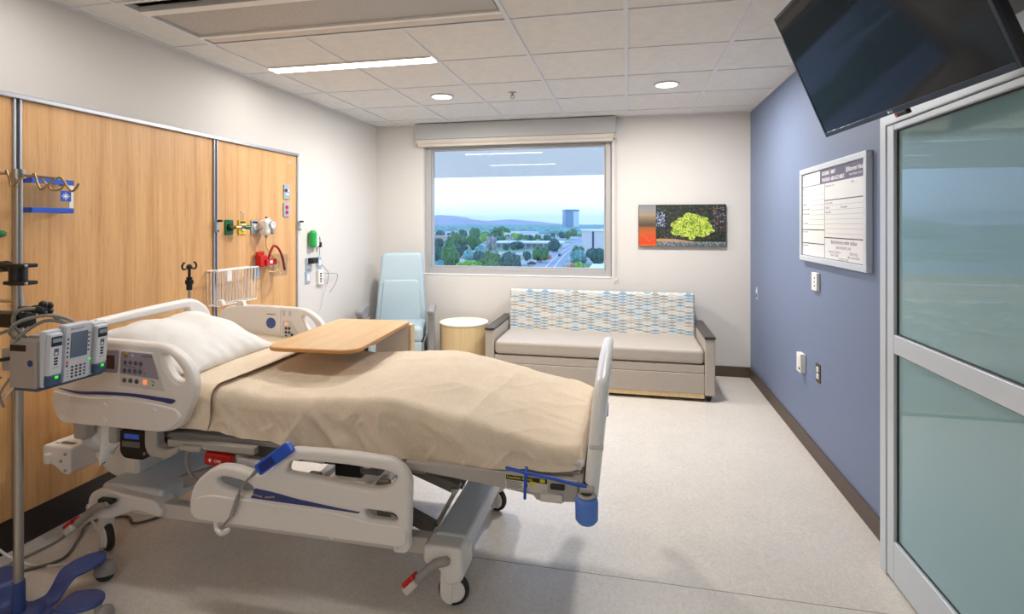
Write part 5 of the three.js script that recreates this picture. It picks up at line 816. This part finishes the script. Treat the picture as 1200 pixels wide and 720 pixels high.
// ---------------------------------------------------------------- television on a swing mount
{
  const W = 1.04, H = 0.565, th = 0.3907, n = V(-0.997, 0, 0.08).normalize(), ax = V(0.08, 0, 0.997).normalize();
  const ay = V(0, Math.cos(th), 0).add(n.clone().multiplyScalar(Math.sin(th))), az = ax.clone().cross(ay).normalize();
  const BL = V(0.842, 1.849, -2.535), c = BL.clone().addScaledVector(ax, W / 2).addScaledVector(ay, H / 2);
  const t = thing('television', 'large black flat screen television tilted down above the glass door', 'television', [c.x, c.y, c.z]);
  t.quaternion.setFromRotationMatrix(new THREE.Matrix4().makeBasis(ax, ay, az));
  part(t, 'back_shell', rbox(W, H, 0.03, 0.006), M.tvBezel, [0, 0, -0.018]); part(t, 'back_bulge', rbox(W * 0.62, H * 0.6, 0.045, 0.015), M.tvBezel, [0, -0.04, -0.05]);
  part(t, 'screen', new THREE.BoxGeometry(W - 0.022, H - 0.03, 0.004), M.screen, [0, 0.004, -0.0012]);
  for (const s of [-1, 1]) part(t, 'bezel_side', rbox(0.012, H, 0.012, 0.002), M.tvEdge, [s * (W / 2 - 0.006), 0, -0.003]);
  part(t, 'bezel_top', rbox(W - 0.024, 0.012, 0.012, 0.002), M.tvEdge, [0, H / 2 - 0.006, -0.003]); part(t, 'bezel_bottom', rbox(W - 0.024, 0.019, 0.012, 0.002), S({ color: 0x2a3442, roughness: 0.3, metalness: 0.4 }), [0, -H / 2 + 0.0095, -0.003]);
  const logo = canvasTex(64, 32, (k) => { k.fillStyle = '#2a3442'; k.fillRect(0, 0, 64, 32); k.fillStyle = '#e8ecf0'; k.beginPath(); k.arc(16, 16, 11, 0, 7); k.fill(); k.font = 'bold 24px sans-serif'; k.fillText('LG', 30, 25); });
  part(t, 'maker_logo', new THREE.PlaneGeometry(0.032, 0.014), S({ map: logo, roughness: 0.4 }), [-0.03, -H / 2 + 0.0095, 0.0035]);
  const rc = part(t, 'sensor_bar', rbox(0.07, 0.016, 0.016, 0.004), M.black, [0.02, -H / 2 - 0.008, -0.004]); part(rc, 'standby_light', rbox(0.008, 0.004, 0.003, 0.001), M.led(0xff2010, 2), [-0.025, -0.002, 0.008]);
  const m = thing('television_mount', 'black swing arm mount holding the television to the wall', 'mount', [XR, 2.12, -2.0]);
  wpart(m, 'wall_plate', bb(XR - 0.03, XR, 2.08, 2.42, -2.15, -1.5, 0.004), M.black);
  wpart(m, 'swing_arm', merge([cyl([XR - 0.02, 2.25, -1.95], [c.x + 0.1, c.y + 0.02, c.z + 0.02], 0.022), cyl([XR - 0.02, 2.25, -1.75], [c.x + 0.1, c.y + 0.02, c.z + 0.06], 0.022)]), M.black);
  wpart(m, 'tilt_plate', rbox(0.025, 0.24, 0.3, 0.004).rotateZ(0.39).translate(c.x + 0.095, c.y - 0.01, c.z), M.black);
}

// ---------------------------------------------------------------- the town outside
{
  const GY = -18.5, R = rng(404);
  const ground = struct('ground', new THREE.PlaneGeometry(16000, 16000, 1, 1).rotateX(-Math.PI / 2).translate(0, GY, -8010), S({ map: tex(512, 512, (u, v) => { const a = fbm(u, v, 9, 9, 3, 5), b = fbm(u, v, 40, 40, 7, 3); return a > 0.53 ? [96 + 40 * b, 118 + 40 * b, 98 + 30 * b] : [150 + 40 * b, 150 + 40 * b, 148 + 36 * b]; }, true, [60, 60]), roughness: 0.95 }));
  const O = (o) => S({ roughness: 0.9, ...o });
  const roofW = O({ color: 0xe4e6e8 }), wallC = O({ color: 0xcfc9be }), wallB = O({ color: 0xb9b4aa }), dark = O({ color: 0x3c4550 }), asphalt = O({ color: 0x8f959b }), paint = O({ color: 0xdfe2e4 }), lawn = O({ color: 0x57a04a }), trunkM = O({ color: 0x5c4a3a }), glassB = S({ color: 0x8fa6b4, roughness: 0.2 });
  // streets
  const strip = (name, label, pts, w, m) => { const g = grid((u, v) => { const c = new THREE.CatmullRomCurve3(pts.map((p) => V(p[0], 0, p[1]))), p = c.getPoint(v), q = c.getTangent(v); return [p.x - q.z * w * (u - 0.5), GY + 0.06, p.z + q.x * w * (u - 0.5)]; }, 1, 30); return struct(name, g, m); };
  strip('street', 'grey asphalt street leading away from the hospital', [[-30, -180], [-36, -240], [-46, -400], [-50, -560], [-72, -900]], 14, asphalt);
  for (const dx of [-0.6, 3.4]) { const g = grid((u, v) => { const c = new THREE.CatmullRomCurve3([[-30, -180], [-36, -240], [-46, -400], [-50, -560]].map((p) => V(p[0], 0, p[1]))), p = c.getPoint(v); return [p.x + dx + (u - 0.5) * 0.5, GY + 0.12, p.z]; }, 1, 20); solo('lane_line', 'painted white line along the grey street', 'road marking', g, paint, undefined, 0, 'white lane lines on the street'); }
  strip('side_street', 'pale side street between the near trees', [[-160, -372], [-112, -362], [-92, -330], [-72, -250], [-66, -200]], 12, O({ color: 0xa9adb2 }));
  struct('parking_lot', new THREE.PlaneGeometry(120, 130).rotateX(-Math.PI / 2).translate(-160, GY + 0.04, -500), O({ color: 0xa2a8ad }));
  struct('lawn', new THREE.PlaneGeometry(70, 16).rotateX(-Math.PI / 2).translate(-118, GY + 0.08, -408), lawn);
  struct('lawn_001', new THREE.PlaneGeometry(14, 70).rotateX(-Math.PI / 2).translate(-34, GY + 0.08, -440), lawn);
  // buildings
  const bld = (name, label, x, z, w, h, d, ry, wall, opt = {}) => {
    const t = thing(name, label, 'building', [x, GY, z], ry, opt.group);
    part(t, 'wall', bb(-w / 2, w / 2, 0, h, -d / 2, d / 2, 0), wall); part(t, 'roof', bb(-w / 2 - 0.5, w / 2 + 0.5, h, h + 0.7, -d / 2 - 0.5, d / 2 + 0.5, 0), opt.roof ?? roofW);
    for (let i = 0; i < (opt.cols ?? 0); i++) for (let j = 0; j < (opt.rows ?? 0); j++) { const cw = w / opt.cols, rh = h / opt.rows; part(t, 'window', bb(-w / 2 + cw * (i + 0.2), -w / 2 + cw * (i + 0.8), rh * (j + 0.3), rh * (j + 0.8), d / 2 - 0.1, d / 2 + 0.08, 0), opt.win ?? glassB); }
    for (let i = 0; i < (opt.units ?? 0); i++) part(t, 'roof_unit', bb(-w * 0.35 + i * w * 0.22, -w * 0.35 + i * w * 0.22 + 2.5, h + 0.7, h + 2, -1.5, 1.5, 0), wallB);
    return t;
  };
  {
    const t = thing('office_building', 'long low white roofed building with a deep porch beyond the trees', 'building', [-80, GY, -440], 0.08);
    part(t, 'wall', bb(-28, 28, 0, 4.4, -15, 10, 0), wallC); part(t, 'roof', bb(-28.5, 28.5, 4.4, 5.6, -15.5, 15.5, 0), roofW); part(t, 'porch_floor', bb(-28, 28, 0, 0.2, 10, 15, 0), wallB);
    for (let i = 0; i < 12; i++) part(t, 'porch_post', bb(-27.6 + i * 4.98, -27 + i * 4.98, 0.2, 4.4, 14.4, 15, 0), wallC);
    for (let i = 0; i < 11; i++) part(t, 'window', bb(-26.5 + i * 4.98, -23.2 + i * 4.98, 0.9, 3.6, 9.9, 10.1, 0), glassB);
    for (let i = 0; i < 3; i++) part(t, 'roof_unit', bb(-19 + i * 12, -16 + i * 12, 5.6, 7, -2, 1, 0), wallB);
  }
  { const t = bld('concrete_block', 'windowless pale beige block building beside the street', -12, -382, 34, 15.2, 22, 0.42, wallC, { roof: wallB }); part(t, 'corner_fin', bb(-17.4, -16.2, 0, 15, 11, 11.6, 0), dark); part(t, 'parapet', bb(-17.6, 17.6, 15.2, 16.6, -11.6, 11.6, 0), roofW); }
  bld('warehouse', 'very wide white low building in the distance', -140, -1330, 190, 8.5, 60, -0.05, O({ color: 0xd8d8d8 }), { units: 4 });
  bld('house_row', 'pair of white flat roofed houses behind the office', -112, -690, 42, 5.5, 18, 0, wallC, { units: 2 });
  { // tower: dark glass half and bright half
    const t = thing('office_tower', 'tall blue glass tower standing on the horizon', 'building', [-166, GY, -1600], 0.35); 
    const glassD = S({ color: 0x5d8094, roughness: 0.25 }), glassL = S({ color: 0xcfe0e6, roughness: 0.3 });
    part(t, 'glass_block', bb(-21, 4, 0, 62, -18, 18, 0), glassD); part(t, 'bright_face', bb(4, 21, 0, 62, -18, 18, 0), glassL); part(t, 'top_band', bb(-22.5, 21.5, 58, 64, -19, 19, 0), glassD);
    for (let j = 0; j < 11; j++) part(t, 'floor_band', bb(-21.2, 4, 4 + j * 5, 5.2 + j * 5, 17.9, 18.2, 0), S({ color: 0x86a6b6, roughness: 0.3 }));
    for (let j = 0; j < 3; j++) part(t, 'mullion', bb(8 + j * 4.5, 9.2 + j * 4.5, 0, 58, 17.9, 18.3, 0), S({ color: 0x9fc0c8, roughness: 0.3 }));
  }
  const tones = [0xd9d6d0, 0xe6e6e6, 0xc4b8a8, 0xd2dade, 0xb8a894].map((c) => O({ color: c }));
  const houses = [];
  for (let i = 0; i < 150; i++) {
    const dist = 650 + Math.pow(R(), 1.3) * 2600, b = -0.38 + R() * 0.36, w = 14 + R() * 26, hx = dist * Math.sin(b), hz = -dist * Math.cos(b);
    if (houses.some((h) => Math.hypot(h[0] - hx, h[1] - hz) < 46) || Math.abs(hx + 140) < 125 && Math.abs(hz + 1330) < 60 || Math.hypot(hx + 112, hz + 690) < 50 || Math.abs(hx + 60) < 25) continue; houses.push([hx, hz]);
    bld('distant_house', 'small pale roofed building among far trees', dist * Math.sin(b), -dist * Math.cos(b), w, 5 + R() * 4, 10 + R() * 8, R() * 0.6 - 0.3, tones[i % 5], { roof: tones[(i * 3) % 5], group: 'far low buildings of the town' });
  }
  // trees: five kinds of crown
  const crown = (seed, n, flat) => {
    const r = rng(seed), list = [];
    for (let i = 0; i < n; i++) {
      const a = r() * 6.283, e = r(), rad = Math.sqrt(r()) * 0.78, s = 0.17 + r() * 0.2, g = new THREE.IcosahedronGeometry(s, 2), p = g.attributes.position, ox = r() * 50;
      for (let k = 0; k < p.count; k++) { const x = p.getX(k), y = p.getY(k), z = p.getZ(k), d = 1 + 0.7 * nz(x * 13 + ox, y * 13 + z * 11 + ox, 3) + 0.45 * nz(x * 31 + ox, y * 29 - z * 27, 5); p.setXYZ(k, x * d, y * d * (flat ? 0.75 : 1), z * d); }
      g.translate(Math.cos(a) * rad, 0.22 + e * 0.62 * (1 - rad * 0.5), Math.sin(a) * rad); list.push(g);
    }
    const g = merge(list); g.computeVertexNormals();
    const col = new Float32Array(g.attributes.position.count * 3), q = rng(seed + 1); for (let i = 0; i < col.length; i += 9) { const k = 0.5 + q() * 0.95; for (let j = 0; j < 9; j++) col[i + j] = k; } g.setAttribute('color', new THREE.BufferAttribute(col, 3));
    return g;
  };
  const crowns = [crown(5, 30), crown(8, 28), crown(11, 24, true), crown(14, 28), crown(21, 22)];
  const leaf = [0x4c7844, 0x3a6254, 0x80a840, 0x6f9c92, 0x9c9c92].map((c) => O({ color: c, vertexColors: true }));
  const kinds = ['mid green leafy tree outside the window', 'dark green dense tree outside the window', 'bright yellow green tree outside the window', 'pale blue green tree outside the window', 'greyish bare twigged tree outside the window'];
  const tree = (x, z, r, h, top, k) => {
    const t = thing('street_tree', kinds[k], 'tree', [x, GY, z], R() * 6, 'trees of kind ' + (k + 1) + ' in the town');
    const c = part(t, 'crown', crowns[k], leaf[k], [0, Math.max(0.1, top - h * 1.08), 0]); c.scale.set(r, h, r);
    part(t, 'trunk', cyl([0, 0, 0], [0, Math.max(0.5, top - h * 0.4), 0], Math.max(0.12, r * 0.07), Math.max(0.08, r * 0.04), 8), trunkM);
  };
  const near = [[-50, -196, 3.4, 5.5, 6.8, 0], [-66, -236, 3, 6.6, 8.4, 1], [-88, -240, 4, 8, 10, 0], [-49, -222, 3.4, 6.6, 8.4, 1], [-66, -262, 3.2, 5, 6.4, 0], [-98, -300, 4.4, 7, 9, 1], [-86, -310, 3.6, 6, 7.6, 3], [-130, -380, 4.6, 7.5, 9.5, 0], [-142, -388, 4.2, 8.5, 10.4, 1], [-28, -312, 3.8, 6.2, 7.8, 0], [-20, -302, 3.6, 5.8, 7.2, 1], [-82, -221, 2.6, 9.4, 11.7, 1], [-72, -211, 3.9, 9.5, 11.9, 0], [-61, -202, 4.9, 5.7, 7.2, 2], [-82, -273, 3.6, 5, 6.3, 3], [-54, -210, 4, 7.6, 9.5, 0], [-45, -202, 4.7, 8, 10, 1], [-229, -636, 7.5, 10.7, 13.4, 1], [-218, -647, 4.4, 9.8, 12.2, 3], [-214, -678, 5.7, 11.3, 14.2, 1], [-193, -663, 7.2, 13.2, 16.6, 0], [-148, -545, 4.1, 10.8, 13.6, 2], [-100, -388, 3.9, 10.3, 12.8, 4], [-182, -765, 13.9, 13.9, 17.3, 0], [-105, -478, 4.1, 8.2, 10.2, 4], [-115, -552, 6.8, 10.8, 13.6, 2], [-101, -518, 5.9, 8.5, 10.6, 0], [-122, -394, 2, 3.3, 4.1, 1], [-116, -395, 2, 3.3, 4.1, 1], [-110, -396, 2.3, 3.3, 4.1, 1], [-104, -398, 1.6, 3.3, 4.1, 1], [-91, -397, 2.6, 3.9, 4.9, 1], [-86, -402, 2, 3.3, 4.1, 1], [-44, -274, 4.9, 7.1, 8.9, 0], [-52, -380, 5, 8.3, 10.4, 1], [-24, -267, 4.3, 6.4, 8, 3], [-14, -266, 4.4, 7.2, 9, 1], [-20, -223, 2.3, 4.3, 5.3, 2], [-15, -230, 2.1, 2.5, 3.1, 2], [-11, -225, 2.3, 2.8, 3.6, 3], [-96, -259, 2, 4.4, 5.5, 0], [-75, -205, 2.8, 4.6, 5.8, 3], [-60, -216, 2.1, 4.6, 5.8, 0], [-45, -216, 2.1, 5.7, 7.1, 0], [-90, -551, 7.1, 4.5, 5.6, 0], [-85, -608, 5.4, 4.9, 6.1, 3], [-53, -285, 2.5, 4.6, 5.7, 1], [-88, -738, 5.3, 8.3, 10.4, 1], [-40, -519, 2.9, 9.9, 12.4, 2]];
  near.forEach((a) => tree(...a));
  const spots = [...near, ...houses.map((h) => [h[0], h[1], 24]), [-112, -690, 26]];
  for (let i = 0; i < 120; i++) { const dist = 415 + R() * 620, b = -0.39 + R() * 0.37, x = dist * Math.sin(b), z = -dist * Math.cos(b); if (x > -110 && x < -52 && z > -462 && z < -420 || Math.abs(x + 46 - (z + 400) * 0.03) < 11 || x > -35 && z > -400) continue; const h = 5 + R() * 6, rr = 3 + R() * 3.5; if (spots.some((q) => Math.hypot(q[0] - x, q[1] - z) < q[2] + rr * 1.1)) continue; spots.push([x, z, rr]); tree(x, z, rr, h, h * 1.25, [0, 1, 1, 0, 3, 2][Math.floor(R() * 6)]); }
  { // far canopy of the town
    const n = 6000, low = new THREE.IcosahedronGeometry(1, 1), im = new THREE.InstancedMesh(low, O({ color: 0xffffff }), n), m = new THREE.Matrix4(), c = new THREE.Color(); im.name = 'distant_tree_canopy';
    for (let i = 0; i < n; i++) { const dist = 900 + Math.pow(R(), 1.6) * 6500, b = -0.46 + R() * 0.52, s = 2.5 + R() * 5 + dist * 0.0006; m.makeScale(s * 1.4, s, s * 1.2); m.setPosition(dist * Math.sin(b), GY + s * 0.55, -dist * Math.cos(b)); im.setMatrixAt(i, m); c.setHSL(0.36 + R() * 0.12, 0.25 + R() * 0.15, 0.16 + R() * 0.14); im.setColorAt(i, c); }
    im.userData = { label: 'blue green tree canopy stretching to the horizon', category: 'trees', kind: 'stuff' }; scene.add(im);
  }
  // cars
  const carCols = [0xe8e8e8, 0x2a2f38, 0xb02a20, 0x6a7480].map((c) => S({ color: c, roughness: 0.3 }));
  const car = (x, z, ry, k, label, group) => { const t = thing('parked_car', label, 'car', [x, GY + 0.1, z], ry, group); part(t, 'body', bb(-2.2, 2.2, 0.3, 0.95, -0.9, 0.9, 0.2), carCols[k]); part(t, 'cabin', bb(-1.2, 1.1, 0.9, 1.5, -0.8, 0.8, 0.2), dark); for (const [a, b] of [[-1.4, -0.85], [1.4, -0.85], [-1.4, 0.85], [1.4, 0.85]]) part(t, 'wheel', cyl([a, 0.32, b - 0.1], [a, 0.32, b + 0.1], 0.32, 0.32, 10), dark); };
  for (let i = 0; i < 40; i++) car(-215 + (i % 14) * 7.5 + R() * 2, -440 - Math.floor(i / 14) * 46 - R() * 6, R() < 0.5 ? 1.5 : 1.6, [0, 1, 0, 3, 1][i % 5], 'small car standing in the grey parking lot', 'cars in the parking lot');
  car(-41, -330, 1.5, 1, 'dark car driving on the street'); car(-46, -258, 0.2, 1, 'dark car under the trees beside the street'); car(-31.5, -208, 0.1, 1, 'dark car on the street close below the window');
  solo('traffic_barrel', 'orange barrel beside the street under the trees', 'barrel', lathe([[0, 0], [0.9, 0], [0.75, 1], [0.6, 2.2], [0, 2.2]], 14), S({ color: 0xff4a18, roughness: 0.7 }), [-43.5, GY, -305]);
  for (const z of [-232, -246]) solo('traffic_barrel', 'orange barrel beside the light pole', 'barrel', lathe([[0, 0], [0.7, 0], [0.6, 0.8], [0.5, 1.7], [0, 1.7]], 14), S({ color: 0xff4a18, roughness: 0.7 }), [-25.2, GY, z], 0, 'barrels by the light pole');
  for (const [x, z, h] of [[-27.5, -225, 10], [-22.5, -262, 9], [-190, -520, 12], [-175, -540, 11], [-150, -480, 12]]) { const t = thing('light_pole', 'thin grey street light pole in the town', 'light pole', [x, GY, z], 0, 'street light poles'); part(t, 'pole', cyl([0, 0, 0], [0, h, 0], 0.16, 0.1, 8), wallB); part(t, 'lamp_arm', cyl([0, h, 0], [1.8, h + 0.2, 0], 0.07, 0.07, 6), wallB); }
  // ledge of the hospital roof right below the window
  struct('trim_2', bb(-12, 6, -13.2, -12.5, -190, -170, 0), O({ color: 0xdfe5ea }));
  // hills on the horizon
  const ridge = (x0, x1, z, hmax, seed, peak) => { const s = new THREE.Shape(); s.moveTo(x0, 0); for (let i = 0; i <= 80; i++) { const f = i / 80, x = x0 + (x1 - x0) * f, env = Math.pow(Math.sin(Math.PI * Math.min(1, Math.max(0, f))), 0.8) * (0.35 + 0.65 * Math.exp(-Math.pow((f - peak) / 0.28, 2))); s.lineTo(x, hmax * env * (0.62 + 0.38 * fbm(f, 0.3, 9, 3, seed, 4) * 1.6)); } s.lineTo(x1, 0); return extr(s, 900, 0).translate(0, GY, z); };
  struct('hills', ridge(-6900, -2650, -13500, 330, 3, 0.36), S({ color: 0x9a9188, roughness: 1 }));
  struct('hills_far', ridge(-5200, -1500, -15500, 170, 9, 0.5), S({ color: 0x9a9188, roughness: 1 }));
}
scene.fog = new THREE.FogExp2(0xdfe8f4, 0.00009);             // thin evening haze over the plain
renderer.render(scene, camera);
